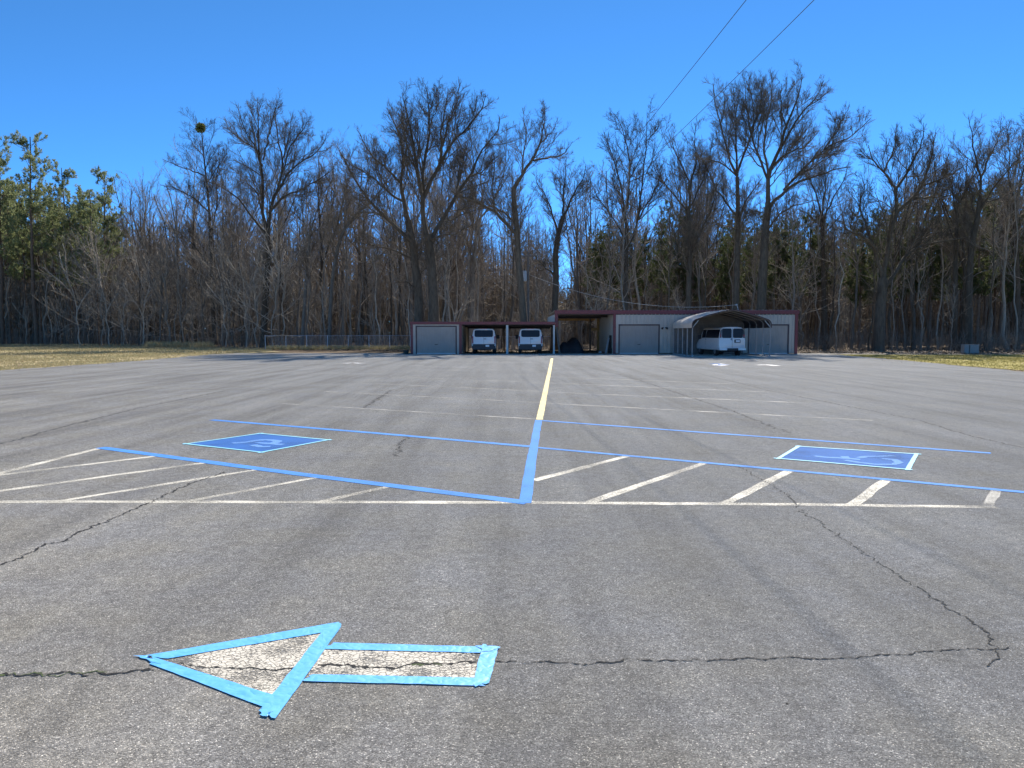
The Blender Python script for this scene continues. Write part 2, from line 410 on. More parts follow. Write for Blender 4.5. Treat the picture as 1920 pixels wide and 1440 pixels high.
line('pavement_mark', [(84, 718), (98, 717.5)], .12, Z1, M['white_thin'], 'short white dash on the far left asphalt, nearer the viewer', 'paint mark', 'short dashes on the left asphalt')
# far taped blue symbol
t = empty('accessible_symbol', gr(1350, 683.5), 'tiny far blue and white taped wheelchair marking in front of the van with the 4', 'pavement marking')
def local(o, root):
    o.parent = root; o.matrix_parent_inverse = Matrix.Translation(-Vector(root.location)); return o
def poly_px(px, z):
    mb = MB(); v = [gr(x, y, z) for x, y in px]; mb.add(v, [tuple(range(len(v)))]); return mb
local(up(poly_px([(1334, 684), (1350, 681.4), (1368, 684), (1352, 686.2)], Z1).build('white_ground', M['marker_white'])), t)
local(up(ribbon([(1338, 682.6), (1346, 681.6)], .45, Z2, wj=.4).build('painted_symbol', M['bluedeep'])), t)
local(up(ribbon([(1346, 685), (1359, 683.4)], .5, Z2, wj=.4).build('painted_symbol', M['bluedeep'])), t)
# blue wheelchair panels
def inset(q, d):
    out = []
    for i in range(4):
        a, b, c = Vector(q[i-1]), Vector(q[i]), Vector(q[(i+1) % 4])
        e1 = (a-b).normalized(); e2 = (c-b).normalized(); out.append(tuple(b + (e1+e2) * d / abs(e1.cross(e2)) if False else b + (e1+e2) * (d / abs(e1.x*e2.y - e1.y*e2.x))))
    return out
def panel(corners, ws, strokes, label):
    q = [gr(*c)[:2] for c in corners]; c0 = (sum(p[0] for p in q)/4, sum(p[1] for p in q)/4, 0)
    r = empty('accessible_symbol', c0, label, 'pavement marking', 'blue wheelchair panels on the near asphalt')
    inn = [Vector(p) for p in inset(q, .04)]
    local(up(MB().add([(p.x, p.y, Z1) for p in inn], [(0, 1, 2, 3)]).build('blue_ground', M['bluedeep'])), r)
    for k, pts in enumerate(strokes):
        local(up(ribbon(pts, ws, Z2 + .0003 * k, wj=.12, step=.06).build('painted_symbol', M['bluepale'])), r)
    for i in range(4):
        a, b = Vector(q[i]), Vector(q[(i+1) % 4]); d = (b-a).normalized(); n = Vector((-d.y, d.x))
        cen = Vector(c0[:2])
        if n.dot(cen - a) < 0: n = -n
        a = a - d*.02 + n*.03; b = b + d*.03 + n*.03
        local(up(ribbon([tuple(a), tuple(b)], (.052, .058), Z3 + .0005*i, wj=.03, world=True).build('tape_strip', M['tapepale'])), r)
panel([(343, 833), (488, 812.5), (621, 825), (490, 849.5)], .13,
      [[(436, 831.2), (466, 829), (483, 825.8), (500, 824.9), (516, 826), (521, 828.6), (509, 832)], [(481, 830), (498, 831.3), (530, 834.2)], [(474, 834.5), (488, 838), (507, 837.5)]],
      'blue wheelchair panel with pale taped edges left of the thick blue centre line')
panel([(1454, 860.5), (1494, 836.5), (1723, 851.5), (1707, 882)], .10,
      [[(1526, 855.3), (1544, 857.5), (1579, 859.3), (1613, 862)], [(1609.5, 859), (1623.6, 856.5), (1650, 856), (1677, 855)],
       [(1583, 856), (1589, 861)],
       [(1654, 860.5), (1677, 862.5), (1686, 867.5), (1675, 871), (1646, 871.5), (1611, 868), (1585, 863)]],
      'blue wheelchair panel with pale taped edges right of the thick blue centre line')
# ---------------- taped arrow
c0 = gr(600, 1245)
arrow = empty('arrow_marking', (c0[0], c0[1], 0), 'large left pointing pavement arrow, cracked cream paint masked with bright blue tape', 'pavement marking')
head = up(poly_px([(316, 1236), (606, 1184), (512, 1309)], Z1).build('painted_head', M['cream']))
shaft = up(poly_px([(604, 1216), (902, 1222), (890, 1276), (576, 1270)], Z1).build('painted_shaft', M['cream']))
local(head, arrow); local(shaft, arrow)
def tape(px, z, jag=.004, n=14):
    """piece of tape as a thin cut sheet: px = quad a,b (one long edge) c,d (other long edge back)"""
    a, b, c, d = [Vector(gr(*p)[:2]) for p in px]
    rows = 5; cols = n; V = []
    for i in range(cols+1):
        t = i / cols; p = a.lerp(b, t); q = d.lerp(c, t)
        e = RS.gauss(0, jag*.35); f = RS.gauss(0, jag*.35)
        along = (b-a).normalized()
        for j in range(rows+1):
            s = j / rows; w = p.lerp(q, s) + (q-p).normalized() * (e*(1-s) + f*s)
            if i in (0, cols): w = w + along * RS.gauss(0, jag*2.2)
            hz = abs(RS.gauss(0, .0006))
            V.append((w.x, w.y, z + abs(hz)))
    k = rows+1
    mb = MB(); mb.add(V, [(i*k+j, (i+1)*k+j, (i+1)*k+j+1, i*k+j+1) for i in range(cols) for j in range(rows)])
    o = up(mb.build('tape_strip', M['tape'], smooth=True))
    return local(o, arrow)
tape([(276, 1230), (634, 1167.5), (612, 1186), (310, 1237)], .0045)
tape([(253, 1231), (282, 1231), (300, 1247), (285, 1243)], .0062, .006, 5)
tape([(285, 1232.5), (512, 1305), (500, 1330), (283, 1247)], .0052)
tape([(606, 1182), (634, 1167.5), (641, 1174), (600, 1224)], .0072, .004, 8)
tape([(607, 1182), (488, 1333), (516, 1350), (640, 1176)], .0062)
tape([(492, 1330), (517, 1334), (506, 1347.5), (484, 1343)], .0078, .006, 5)
tape([(621, 1206), (908, 1214), (902, 1225.5), (610, 1218.5)], .0045)
tape([(585, 1266), (892, 1272.5), (905, 1287.5), (570, 1279)], .0050)
tape([(905, 1211.5), (886, 1287), (917, 1284), (934, 1217)], .0062)
tape([(898, 1213), (935, 1214), (930, 1222), (897, 1225)], .0078, .006, 5)
# ---------------- cracks in the lot
def crack(px, w, z, m='crack', jit=.02, name='pavement_crack', step=.016):
    P = [Vector(gr(*p)[:2]) for p in px]; Q = []
    for a, b in zip(P[:-1], P[1:]):
        n = max(2, int((b-a).length / step))
        for i in range(n): Q.append(a + (b-a) * i / n)
    Q.append(P[-1]); off = 0; L = []; R = []
    for i, q in enumerate(Q):
        d = (Q[min(i+1, len(Q)-1)] - Q[max(0, i-1)]).normalized(); n = Vector((-d.y, d.x))
        off = off*.6 + RS.gauss(0, jit*.95); ww = w * max(.15, min(2.2, RS.lognormvariate(-.1, .7)))
        a = q + n*(off + ww/2); b = q + n*(off - ww/2); L.append((a.x, a.y, z)); R.append((b.x, b.y, z))
    k = len(L); mb = MB(); mb.add(L+R, [(i, i+1, k+i+1, k+i) for i in range(k-1)])
    return tag(up(mb.build(name, M[m])), kind='structure')
crack([(-20, 1266), (60, 1266), (120, 1262), (200, 1264), (290, 1257)], .013, .0032, jit=.008)
crack([(-20, 1267), (60, 1265), (120, 1263), (200, 1263)], .010, .0030, 'crackmoss', .012)
crack([(330, 1246), (400, 1253), (520, 1255), (560, 1252)], .011, .0032, jit=.007)
crack([(596, 1248), (650, 1249), (700, 1251), (735, 1254), (780, 1246), (840, 1246), (893, 1241)], .015, .0032, jit=.006)
crack([(770, 1247), (800, 1246), (830, 1247)], .016, .0030, 'crackmoss', .01)
crack([(925, 1242), (960, 1240), (990, 1244), (1030, 1240), (1075, 1243), (1095, 1249), (1120, 1243), (1150, 1242), (1175, 1235), (1200, 1239), (1270, 1240),
       (1300, 1237), (1330, 1239), (1420, 1234), (1500, 1235), (1560, 1234), (1600, 1233), (1660, 1229), (1720, 1224), (1790, 1219), (1830, 1218), (1870, 1217), (1893, 1214)], .0078, .0032, jit=.007)
crack([(1372, 868), (1420, 895), (1450, 912), (1480, 930), (1500, 958), (1530, 975), (1570, 1003), (1620, 1038), (1690, 1083), (1730, 1108), (1775, 1137), (1802, 1156), (1830, 1173), (1852, 1192), (1860, 1210), (1872, 1216)], .0078, .0032, jit=.012)
crack([(1868, 1216), (1870, 1232), (1850, 1250)], .006, .0032, jit=.006)
crack([(1060, 683), (1110, 690), (1160, 702), (1200, 713), (1270, 737), (1330, 757), (1385, 775), (1430, 793), (1480, 812), (1450, 835), (1372, 868)][:9], .022, .0026, jit=.03)
crack([(1310, 700), (1440, 732), (1580, 760), (1720, 787), (1810, 815), (1940, 845)], .035, .0022, 'seam', .02)
crack([(1120, 672), (1200, 684), (1310, 700)], .05, .0022, 'seam', .02)
crack([(-10, 1064), (40, 1045), (90, 1020), (118, 1016), (150, 998), (240, 960), (285, 940), (330, 918), (420, 885)], .015, .0032, jit=.012)
crack([(735, 731), (712, 745), (682, 765)], .03, .0026, jit=.03)
crack([(768, 815), (755, 830), (738, 856)], .02, .0026, jit=.03)
crack([(-10, 866), (200, 864), (400, 860), (560, 862), (760, 855), (1000, 856), (1240, 851), (1450, 852)], .006, .0026, jit=.01)
crack([(-10, 728), (120, 726), (260, 729), (420, 731), (530, 731)], .03, .0024, 'seam', .02)
crack([(0, 833), (120, 800), (260, 765), (420, 733)], .03, .0022, 'seam', .03)
crack([(560, 718), (760, 717), (1000, 716)], .02, .0024, 'seam', .01)
crack([(850, 768), (1050, 767), (1240, 763), (1500, 768), (1700, 770)], .007, .0024, 'crack', .01)
# pebbles and crumbs on the asphalt
def scatter_chips(n, x0, x1, y0, y1, s0, s1, m, name, z=.0):
    P = np.stack([rng.uniform(x0, x1, n), y0 + (y1-y0)*rng.random(n)**1.6, np.full(n, z)], 1)
    s = rng.uniform(s0, s1, n)
    V = []; Fc = []
    base = np.array([[1,0,0],[0,1,0],[-1,0,0],[0,-1,0],[0,0,1.]])
    a = rng.uniform(0, 2*PI, n); c, si = np.cos(a), np.sin(a)
    bx = base[None]*np.stack([s, s*rng.uniform(.5, 1, n), s*rng.uniform(.3, .7, n)], 1)[:, None, :]
    X = bx[..., 0]*c[:, None] - bx[..., 1]*si[:, None]; Y = bx[..., 0]*si[:, None] + bx[..., 1]*c[:, None]
    V = (np.stack([X, Y, bx[..., 2]], -1) + P[:, None, :]).reshape(-1, 3)
    f = np.array([[0,1,4],[1,2,4],[2,3,4],[3,0,4]])
    Fc = (f[None] + (np.arange(n)*5)[:, None, None]).reshape(-1, 3)
    return tag(np_mesh(name, V, Fc, m, smooth=False), kind='stuff')
scatter_chips(1500, -8, 8, 2.2, 14, .003, .007, M['gravel'], 'loose_grit')
scatter_chips(90, -9, 9, 2.6, 16, .004, .010, M['crack'], 'tar_crumbs')
# ------------------------------------------------------------------ tubes for trees
def unit(a): return a / np.maximum(np.linalg.norm(a, axis=-1, keepdims=True), 1e-9)
def tube_geo(P, R, s):
    m, n, _ = P.shape
    T = np.empty_like(P); T[:, 1:-1] = P[:, 2:] - P[:, :-2]; T[:, 0] = P[:, 1]-P[:, 0]; T[:, -1] = P[:, -1]-P[:, -2]
    T = unit(T); md = unit(P[:, -1]-P[:, 0])
    ref = np.where(np.abs(md[:, 2:3]) < .85, np.array([[0, 0, 1.]]), np.array([[1., 0, 0]]))[:, None, :]
    U = unit(np.cross(T, ref)); W = np.cross(T, U)
    a = np.arange(s) * 2*PI/s
    V = P[:, :, None, :] + R[:, :, None, None]*(U[:, :, None, :]*np.cos(a)[None, None, :, None] + W[:, :, None, :]*np.sin(a)[None, None, :, None])
    i = np.arange(n-1)[:, None]; k = np.arange(s)[None]; k2 = (k+1) % s
    q = np.stack([i*s+k, i*s+k2, (i+1)*s+k2, (i+1)*s+k], -1).reshape(-1, 4)
    Fq = (q[None] + (np.arange(m)*n*s)[:, None, None]).reshape(-1, 4)
    return V.reshape(-1, 3), Fq
def tubes(name, groups, m, parent=None):
    Vs, Fs, o = [], [], 0
    for P, R, s in groups:
        v, f = tube_geo(P, R, s); Vs.append(v); Fs.append(f+o); o += len(v)
    return np_mesh(name, np.concatenate(Vs), np.concatenate(Fs), m, parent)
def kids(P, R, K, tmin, tmax, ang, ratio, n2, up=.1, wig=.12, rmin=.008, rk=.6, tip=.45, angj=.25, shrink=.5, minL=.35, flat=0., maxL=99.):
    """K children on each polyline of P (m,n,3)"""
    m, n, _ = P.shape
    seg = np.linalg.norm(P[:, 1:]-P[:, :-1], axis=2); L = seg.sum(1)
    t = (np.arange(K)[None] + rng.random((m, K))) / K
    t = tmin + (tmax-tmin)*t if np.isscalar(tmin) else tmin[:, None] + (tmax-tmin[:, None])*t
    x = np.clip(t*(n-1), 0, n-1.001); i = x.astype(int); f = x-i; mi = np.arange(m)[:, None]
    p = P[mi, i]*(1-f[..., None]) + P[mi, i+1]*f[..., None]
    T = unit(P[mi, i+1]-P[mi, i]); r = R[mi, i]*(1-f)+R[mi, i+1]*f
    rr = unit(rng.normal(size=T.shape)*np.array([1, 1, 1-flat])); U = unit(rr - (rr*T).sum(-1, keepdims=True)*T)
    a = ang*(1+angj*rng.normal(size=t.shape)); a = a[..., None]
    d = np.cos(a)*T + np.sin(a)*U
    d[..., 2] += up; d = unit(d)
    Lr = L[:, None]*ratio*(1-shrink*t)*rng.uniform(.65, 1.35, t.shape); keep = (Lr > minL*.75).reshape(-1); Lc = np.minimum(np.maximum(Lr, minL), maxL*rng.uniform(.7, 1.1, t.shape))
    st = (Lc/(n2-1))[..., None]
    Q = np.empty((m, K, n2, 3)); Q[:, :, 0] = p; cur = p
    for k in range(1, n2):
        d = d + wig*rng.normal(size=d.shape); d[..., 2] += up*.6; d = unit(d); cur = cur + d*st; Q[:, :, k] = cur
    r0 = np.maximum(np.minimum(r*rk, Lc*.010+.005), rmin)
    RR = r0[..., None]*np.linspace(1, tip, n2)[None, None]; RR = np.maximum(RR, rmin*.6)
    if keep.sum() < 2: keep[:] = True
    return Q.reshape(m*K, n2, 3)[keep], RR.reshape(m*K, n2)[keep]
def resample(pts, n):
    p = np.array(pts, float); d = np.r_[0, np.cumsum(np.linalg.norm(p[1:]-p[:-1], axis=1))]
    # centripetal-ish smoothing: dense linear then blur
    t = np.linspace(0, d[-1], 60); q = np.stack([np.interp(t, d, p[:, k]) for k in range(3)], 1)
    for _ in range(6): q[1:-1] = (q[:-2]+2*q[1:-1]+q[2:])/4
    t2 = np.linspace(0, 59, n); return np.stack([np.interp(t2, np.arange(60), q[:, k]) for k in range(3)], 1)
def hero(px, D, trunk, limbs, label, m=None, tw=None, K=(14, 8, 7, 4), upk=.18, dens=1., name='bare_tree', rm=.008, group=None, wig=.13):
    m = m or M['bark']; tw = tw or M['twigdark']
    b = at(trunk[0][0][0], trunk[0][0][1], D); root = empty(name, (b[0], b[1], -.06), label, 'tree', group)
    def conv(pts, dep, off0=0.):
        n = len(pts); return [at(x, y, D + off0 + dep*(i/(n-1))) for i, (x, y) in enumerate(pts)]
    tp = []; TR = []
    pts, r0, r1 = trunk; r0 *= .88; r1 *= .85
    w = conv(pts, 0.); w[0] = (w[0][0], w[0][1], -.2)
    P = resample(w, 16); R = np.interp(np.linspace(0, 1, 16), [0, .06, .2, 1], [r0*1.45, r0*1.08, r0, r1])
    trunkP, trunkR = P[None], R[None]
    LP, LR, TM = [], [], []
    LP.append(resample(w, 12)); LR.append(np.linspace(r0, r1, 12)); TM.append(.55)
    for l in limbs:
        pts, a, c = l[:3]; dep = l[3] if len(l) > 3 else RS.uniform(-3.5, 3.5)
        e0, e1 = pts[-2], pts[-1]; pts = pts[:-1] + [(e1[0]+(e0[0]-e1[0])*.12, e1[1]+(e0[1]-e1[1])*.12)]
        q = conv(pts, dep)
        LP.append(resample(q, 12)); LR.append(np.linspace(a*.85, c, 12)); TM.append(.12)
    LP = np.array(LP); LR = np.array(LR); TM = np.array(TM)
    LP[1:, 1:-1] += rng.normal(size=LP[1:, 1:-1].shape)*.05
    o = root.location; sh = np.array([o.x, o.y, o.z])
    k1, k2, k3, k4 = [max(2, int(round(k*dens))) if i == 0 else k for i, k in enumerate(K)]
    A, AR = kids(LP, LR, k1, TM, .98, .66, .48, 8, up=.10, wig=.12, rmin=.016, rk=.5, minL=.9, shrink=.80, maxL=6.2)
    A2, A2R = kids(LP, LR, 6, TM, 1., .75, .10, 5, up=.10, wig=.10, rmin=.012, rk=.4, minL=.6)
    B, BR = kids(A, AR, k2, .12, 1., .68, .50, 6, up=upk*.5, wig=.10, rmin=.011, minL=.55)
    C, CR = kids(B, BR, k3, .1, 1., .62, .56, 4, up=upk*.5, wig=.09, rmin=rm*1.15, minL=.36)
    C2, C2R = kids(A2, A2R, 5, .1, 1., .6, .5, 4, up=upk*.7, wig=.08, rmin=rm*1.15, minL=.36)
    Dd, DR = kids(C, CR, k4, .1, 1., .55, .65, 3, up=upk*.7, wig=.07, rmin=rm, minL=.26)
    D2, D2R = kids(C2, C2R, 3, .1, 1., .55, .65, 3, up=upk*.7, wig=.07, rmin=rm, minL=.26)
    tubes('trunk', [(trunkP-sh, trunkR, 12)] + ([(LP[1:]-sh, LR[1:], 8)] if len(limbs) else []), m, root)
    tubes('crown', [(A-sh, AR, 5), (A2-sh, A2R, 4), (B-sh, BR, 4), (C-sh, CR, 3), (C2-sh, C2R, 3), (Dd-sh, DR, 3), (D2-sh, D2R, 3)], tw, root)
    return root
def proto_bare(H, m, tw, lean=.04, t0=.42, K=(13, 5, 4, 3), fork=0, rr=None, a1=.75, ratio=.36, upk=.14, rm=.010, wig=.12):
    r0 = rr or H*.0085; n = 12
    z = np.linspace(0, H, n); w = np.cumsum(rng.normal(size=(n, 2))*lean*H*.15, axis=0)
    P = np.stack([w[:, 0]-w[0, 0], w[:, 1]-w[0, 1], z-.1], 1)[None]
    R = np.interp(np.linspace(0, 1, n), [0, .05, .2, 1], [r0*1.4, r0*1.1, r0, .03])[None]
    tr = [(P, R, 8)]
    LP, LR, TM = P, R, np.array([t0])
    if fork:
        Fp, FR = kids(P, R, fork, .35, .7, .42, .55, 12, up=.10, wig=.07, rmin=.05, rk=.75, shrink=.5)
        tr.append((Fp, FR, 6)); LP = np.concatenate([P, Fp]); LR = np.concatenate([R, FR]); TM = np.array([t0]+[.25]*fork)
    A, AR = kids(LP, LR, K[0], TM, .98, a1, ratio, 7, up=.10, wig=wig, rmin=.018, rk=.55, minL=.9)
    B, BR = kids(A, AR, K[1], .15, 1., .7, .42, 5, up=upk, wig=wig, rmin=.014, minL=.6)
    C, CR = kids(B, BR, K[2], .1, 1., .6, .5, 4, up=upk, wig=wig, rmin=rm, minL=.45)
    G = [(A, AR, 4), (B, BR, 3), (C, CR, 3)]
    if K[3]:
        Dd, DR = kids(C, CR, K[3], .1, 1., .6, .6, 3, up=upk, wig=wig, rmin=rm, minL=.35); G.append((Dd, DR, 3))
    return ('bare', H, tr, G, m, tw)
def slivers(Q, Dir, n, L, w, spread, upz=0.):
    """n thin triangles fanning out of each point Q along Dir"""
    m = len(Q); d = unit(Dir[:, None, :] + spread*rng.normal(size=(m, n, 3)) + np.array([0, 0, upz]))
    l = L*rng.uniform(.7, 1.2, (m, n, 1)); side = unit(np.cross(d, rng.normal(size=(m, n, 3))))*w
    q = np.broadcast_to(Q[:, None, :], d.shape)
    V = np.stack([q - side*.4, q + d*l*.55 + side, q + d*l, q + d*l*.5 - side], 2).reshape(-1, 3)
    Fq = np.arange(len(V)).reshape(-1, 4)
    return V, Fq
def proto_pine(H, t0=.42, K=44, blen=.17, tuft=9, r0=None, nm='needles_dark'):
    n = 12; r0 = r0 or H*.0085
    z = np.linspace(0, H, n); w = np.cumsum(rng.normal(size=(n, 2))*.06, axis=0)
    P = np.stack([w[:, 0]-w[0, 0], w[:, 1]-w[0, 1], z-.1], 1)[None]; R = np.linspace(r0*1.15, .05, n)[None]
    A, AR = kids(P, R, K, t0, .97, 1.15, blen, 6, up=.12, wig=.09, rmin=.02, rk=.4, shrink=.62, minL=1.)
    dead, dR = kids(P, R, 14, .22, t0, 1.4, .07, 4, up=-.02, wig=.15, rmin=.014, rk=.25, shrink=.2)
    B, BR = kids(A, AR, 7, .22, 1., .75, .42, 4, up=.18, wig=.12, rmin=.013, minL=.5)
    C, CR = kids(B, BR, 3, .3, 1., .7, .5, 3, up=.25, wig=.1, rmin=.01, minL=.3)
    Q = np.concatenate([B[:, -1], B[:, 2], C[:, -1], C[:, 1], A[:, -1]]); Dr = np.concatenate([unit(B[:, -1]-B[:, -2]), unit(B[:, 2]-B[:, 1]), unit(C[:, -1]-C[:, -2]), unit(C[:, 1]-C[:, 0]), unit(A[:, -1]-A[:, -2])])
    nv = slivers(Q, Dr, tuft, .34, .030, .62, .25)
    return ('pine', H, [(P, R, 8), (dead, dR, 3)], [(A, AR, 4), (B, BR, 3)], M['bark_pine'], nv + (nm,))
def realise(pr, name, label, cat, group):
    root = empty(name, (0, 0, 0), label, cat, group)
    kind, H, tr, G, m, x = pr
    tubes('trunk', tr, m, root)
    if kind == 'bare': tubes('crown', G, x, root)
    else:
        v, f, nm = x; c = np_mesh('crown', v, f, M[nm], root, smooth=False)
        tubes('branches', G, M['bark_pine'], root)
    return root
def tree_copy(src, loc, s, rz, label, group, sx=1.):
    r = src.copy(); COL.objects.link(r); r.location = loc; r.scale = (s*sx, s*sx, s); r.rotation_euler = (0, 0, rz); r['label'] = label; r['group'] = group
    for ch in src.children:
        c = ch.copy(); COL.objects.link(c); c.parent = r
    return r
r = hero(495, 92, ([(494, 652), (498, 560), (504, 470), (502, 440)], .46, .34), [
    ([(501, 445), (491, 390), (493, 337), (485, 283), (484, 233), (482, 176)], .27, .03, 0),
    ([(503, 442), (504, 400), (514, 371), (527, 331), (531, 296), (522, 267), (514, 190)], .27, .03, 2),
    ([(527, 331), (543, 275), (568, 242), (583, 215)], .12, .02, 3), ([(492, 312), (477, 275), (460, 246), (440, 188)], .13, .02, -3),
    ([(485, 283), (452, 262), (433, 248), (420, 222)], .1, .02, 2), ([(493, 300), (504, 254), (510, 223), (524, 180)], .12, .02, -2),
    ([(504, 400), (533, 367), (568, 354), (600, 335), (631, 312)], .17, .03, -4), ([(514, 371), (539, 325), (560, 305), (589, 290), (608, 267), (614, 245)], .16, .03, 4),
    ([(500, 442), (477, 412), (452, 379), (429, 358), (406, 344), (380, 336)], .18, .03, -3), ([(493, 400), (481, 358), (464, 344), (447, 325), (430, 312)], .12, .02, 4),
    ([(493, 330), (472, 317), (447, 304), (425, 298)], .09, .02, -2), ([(484, 240), (470, 210), (462, 186)], .05, .02, 1), ([(531, 296), (545, 240), (548, 205)], .08, .02, -3)],
    'tall bare tree with a broad fan shaped crown, left of the chain link fence', dens=1.15)
nest = hero(395, 108, ([(404, 648), (399, 560), (395, 470), (393, 400), (388, 345), (382, 296), (379, 252), (377, 236)], .36, .05), [
    ([(393, 400), (370, 375), (328, 352), (297, 346)], .13, .03, -3), ([(384, 330), (360, 320), (337, 312), (300, 296)], .12, .02, 3),
    ([(398, 430), (408, 380), (405, 330), (412, 300), (408, 268)], .15, .02, 3), ([(379, 250), (392, 235), (405, 220)], .04, .02, 1), ([(379, 250), (369, 232), (366, 215)], .04, .02, -1),
    ([(381, 290), (362, 272), (350, 246)], .06, .02, 2), ([(388, 345), (405, 318), (425, 290), (428, 262)], .08, .02, -2), ([(396, 480), (420, 440), (432, 390)], .1, .02, 3), ([(395, 500), (360, 455), (330, 430), (300, 425)], .1, .02, -3)],
    'bare tree with a clump of mistletoe at its top, left of the fan crowned tree', dens=1.)
q = at(376, 240, 107.5); c = np.array([q[0]-nest.location.x, q[1]-nest.location.y, q[2]-nest.location.z])
u_ = unit(rng.normal(size=(260, 3))); v_, f_ = slivers(c + u_*rng.uniform(.1, .5, (260, 1)), u_, 3, .35, .09, .5)
np_mesh('mistletoe_clump', v_, f_, M['mistle'], nest, smooth=False)
hero(785, 76, ([(786, 668), (786, 560), (779, 500), (774, 455), (766, 413)], .56, .36), [
    ([(766, 415), (757, 378), (751, 342), (757, 300), (748, 250), (733, 222), (724, 200)], .26, .03, 0),
    ([(775, 457), (755, 437), (722, 409), (691, 373), (667, 342), (648, 305), (634, 278)], .25, .04, -4),
    ([(757, 378), (733, 366), (710, 342), (686, 324), (655, 305), (640, 292)], .15, .03, 4), ([(751, 342), (743, 335), (721, 312), (698, 296), (680, 262), (667, 240)], .14, .03, -2),
    ([(776, 487), (737, 468), (690, 458), (649, 452)], .12, .02, -3), ([(757, 300), (765, 272), (755, 240), (752, 205)], .1, .02, 3), ([(722, 409), (700, 398), (670, 400), (640, 412)], .09, .02, 3),
    ([(735, 365), (715, 340), (705, 300), (700, 262)], .09, .02, 5), ([(781, 540), (760, 528), (735, 525)], .07, .02, -2)],
    'massive oak behind the van shed, left of the pair, limbs sweeping left', dens=1.2, rm=.0085)
hero(815, 74, ([(816, 668), (813, 560), (809, 480), (802, 440)], .60, .44), [
    ([(801, 445), (790, 405), (795, 366), (785, 331), (778, 295), (771, 260), (766, 224), (752, 168)], .30, .03, -1),
    ([(795, 368), (792, 314), (802, 272), (806, 236), (805, 189), (795, 152)], .2, .03, 3),
    ([(794, 372), (811, 331), (828, 305), (828, 248), (836, 200), (841, 165)], .24, .03, -3), ([(826, 306), (844, 272), (875, 241), (903, 206), (912, 175)], .17, .03, 2),
    ([(828, 275), (840, 229), (858, 189), (861, 143)], .12, .02, -4), ([(806, 452), (821, 425), (840, 397), (856, 361), (882, 331), (903, 283), (934, 248), (937, 215)], .26, .03, 4),
    ([(806, 452), (826, 441), (851, 441), (892, 419)], .12, .02, -4), ([(771, 260), (755, 235), (750, 175)], .08, .02, -3), ([(806, 236), (820, 205), (822, 165)], .07, .02, 4),
    ([(882, 331), (905, 320), (925, 300), (945, 285)], .1, .02, 2), ([(785, 331), (770, 300), (735, 262)], .09, .02, -4), ([(856, 361), (860, 320), (870, 290), (880, 262)], .1, .02, 3)],
    'massive grey oak behind the van shed, right of the pair, limbs rising highest', dens=1.2, rm=.0085)
hero(985, 74, ([(985, 668), (982, 600), (979, 558), (972, 492), (970, 433), (964, 385), (963, 352)], .42, .26), [
    ([(963, 356), (979, 325), (1000, 301), (1012, 269), (1020, 239), (1022, 195)], .22, .02, 0), ([(1000, 301), (1027, 298), (1057, 289), (1076, 262)], .12, .02, 2),
    ([(979, 325), (981, 289), (987, 248), (979, 196)], .1, .02, -3), ([(970, 440), (950, 418), (926, 394), (890, 379), (860, 366), (838, 352)], .22, .04, -3),
    ([(967, 418), (947, 400), (920, 385), (898, 368)], .14, .03, 2), ([(1012, 269), (1035, 250), (1048, 215)], .07, .02, -2), ([(970, 460), (990, 452), (1010, 455)], .06, .02, 2), ([(926, 394), (922, 350), (928, 300), (922, 262)], .1, .02, 3), ([(890, 379), (880, 350), (862, 335)], .07, .02, -2)],
    'dark crooked tree bent at mid height, one long limb reaching left above the van bays', dens=1.0)
hero(1040, 76, ([(1039, 664), (1041, 560), (1043, 510), (1041, 470), (1048, 435), (1056, 405)], .40, .24), [
    ([(1056, 408), (1063, 394), (1075, 364), (1093, 334), (1100, 305)], .15, .02, 2), ([(1046, 442), (1036, 403), (1027, 373), (1009, 349), (1003, 330)], .14, .02, -2),
    ([(1041, 518), (1024, 504), (1009, 487), (1000, 470)], .13, .02, -2), ([(1056, 405), (1056, 360), (1062, 322), (1060, 296)], .12, .02, 3), ([(1024, 504), (1012, 506), (1000, 500)], .05, .02, 1), ([(1048, 440), (1065, 425), (1080, 420)], .06, .02, -2)],
    'medium bare tree with a stubby left limb, behind the left corner of the metal building', dens=1.)
hero(1382, 80, ([(1379, 668), (1381, 540), (1383, 470), (1384, 395), (1382, 332)], .40, .22), [
    ([(1382, 335), (1381, 285), (1381, 245), (1378, 200), (1375, 158)], .15, .02, 0), ([(1382, 328), (1370, 305), (1352, 240), (1342, 195), (1336, 150)], .16, .02, -3),
    ([(1383, 322), (1400, 275), (1415, 240), (1410, 182), (1395, 140)], .15, .02, 3), ([(1383, 405), (1367, 390), (1345, 360), (1325, 315), (1318, 285)], .13, .02, 3),
    ([(1383, 332), (1350, 302), (1315, 300), (1302, 280)], .11, .02, -3), ([(1384, 422), (1395, 382), (1420, 345), (1432, 330)], .14, .02, -4), ([(1383, 430), (1350, 420), (1320, 398)], .09, .02, 3), ([(1352, 240), (1358, 200), (1355, 160)], .08, .02, 4)],
    'tall straight bare tree just left of the biggest tree, behind the carport', dens=1.15)
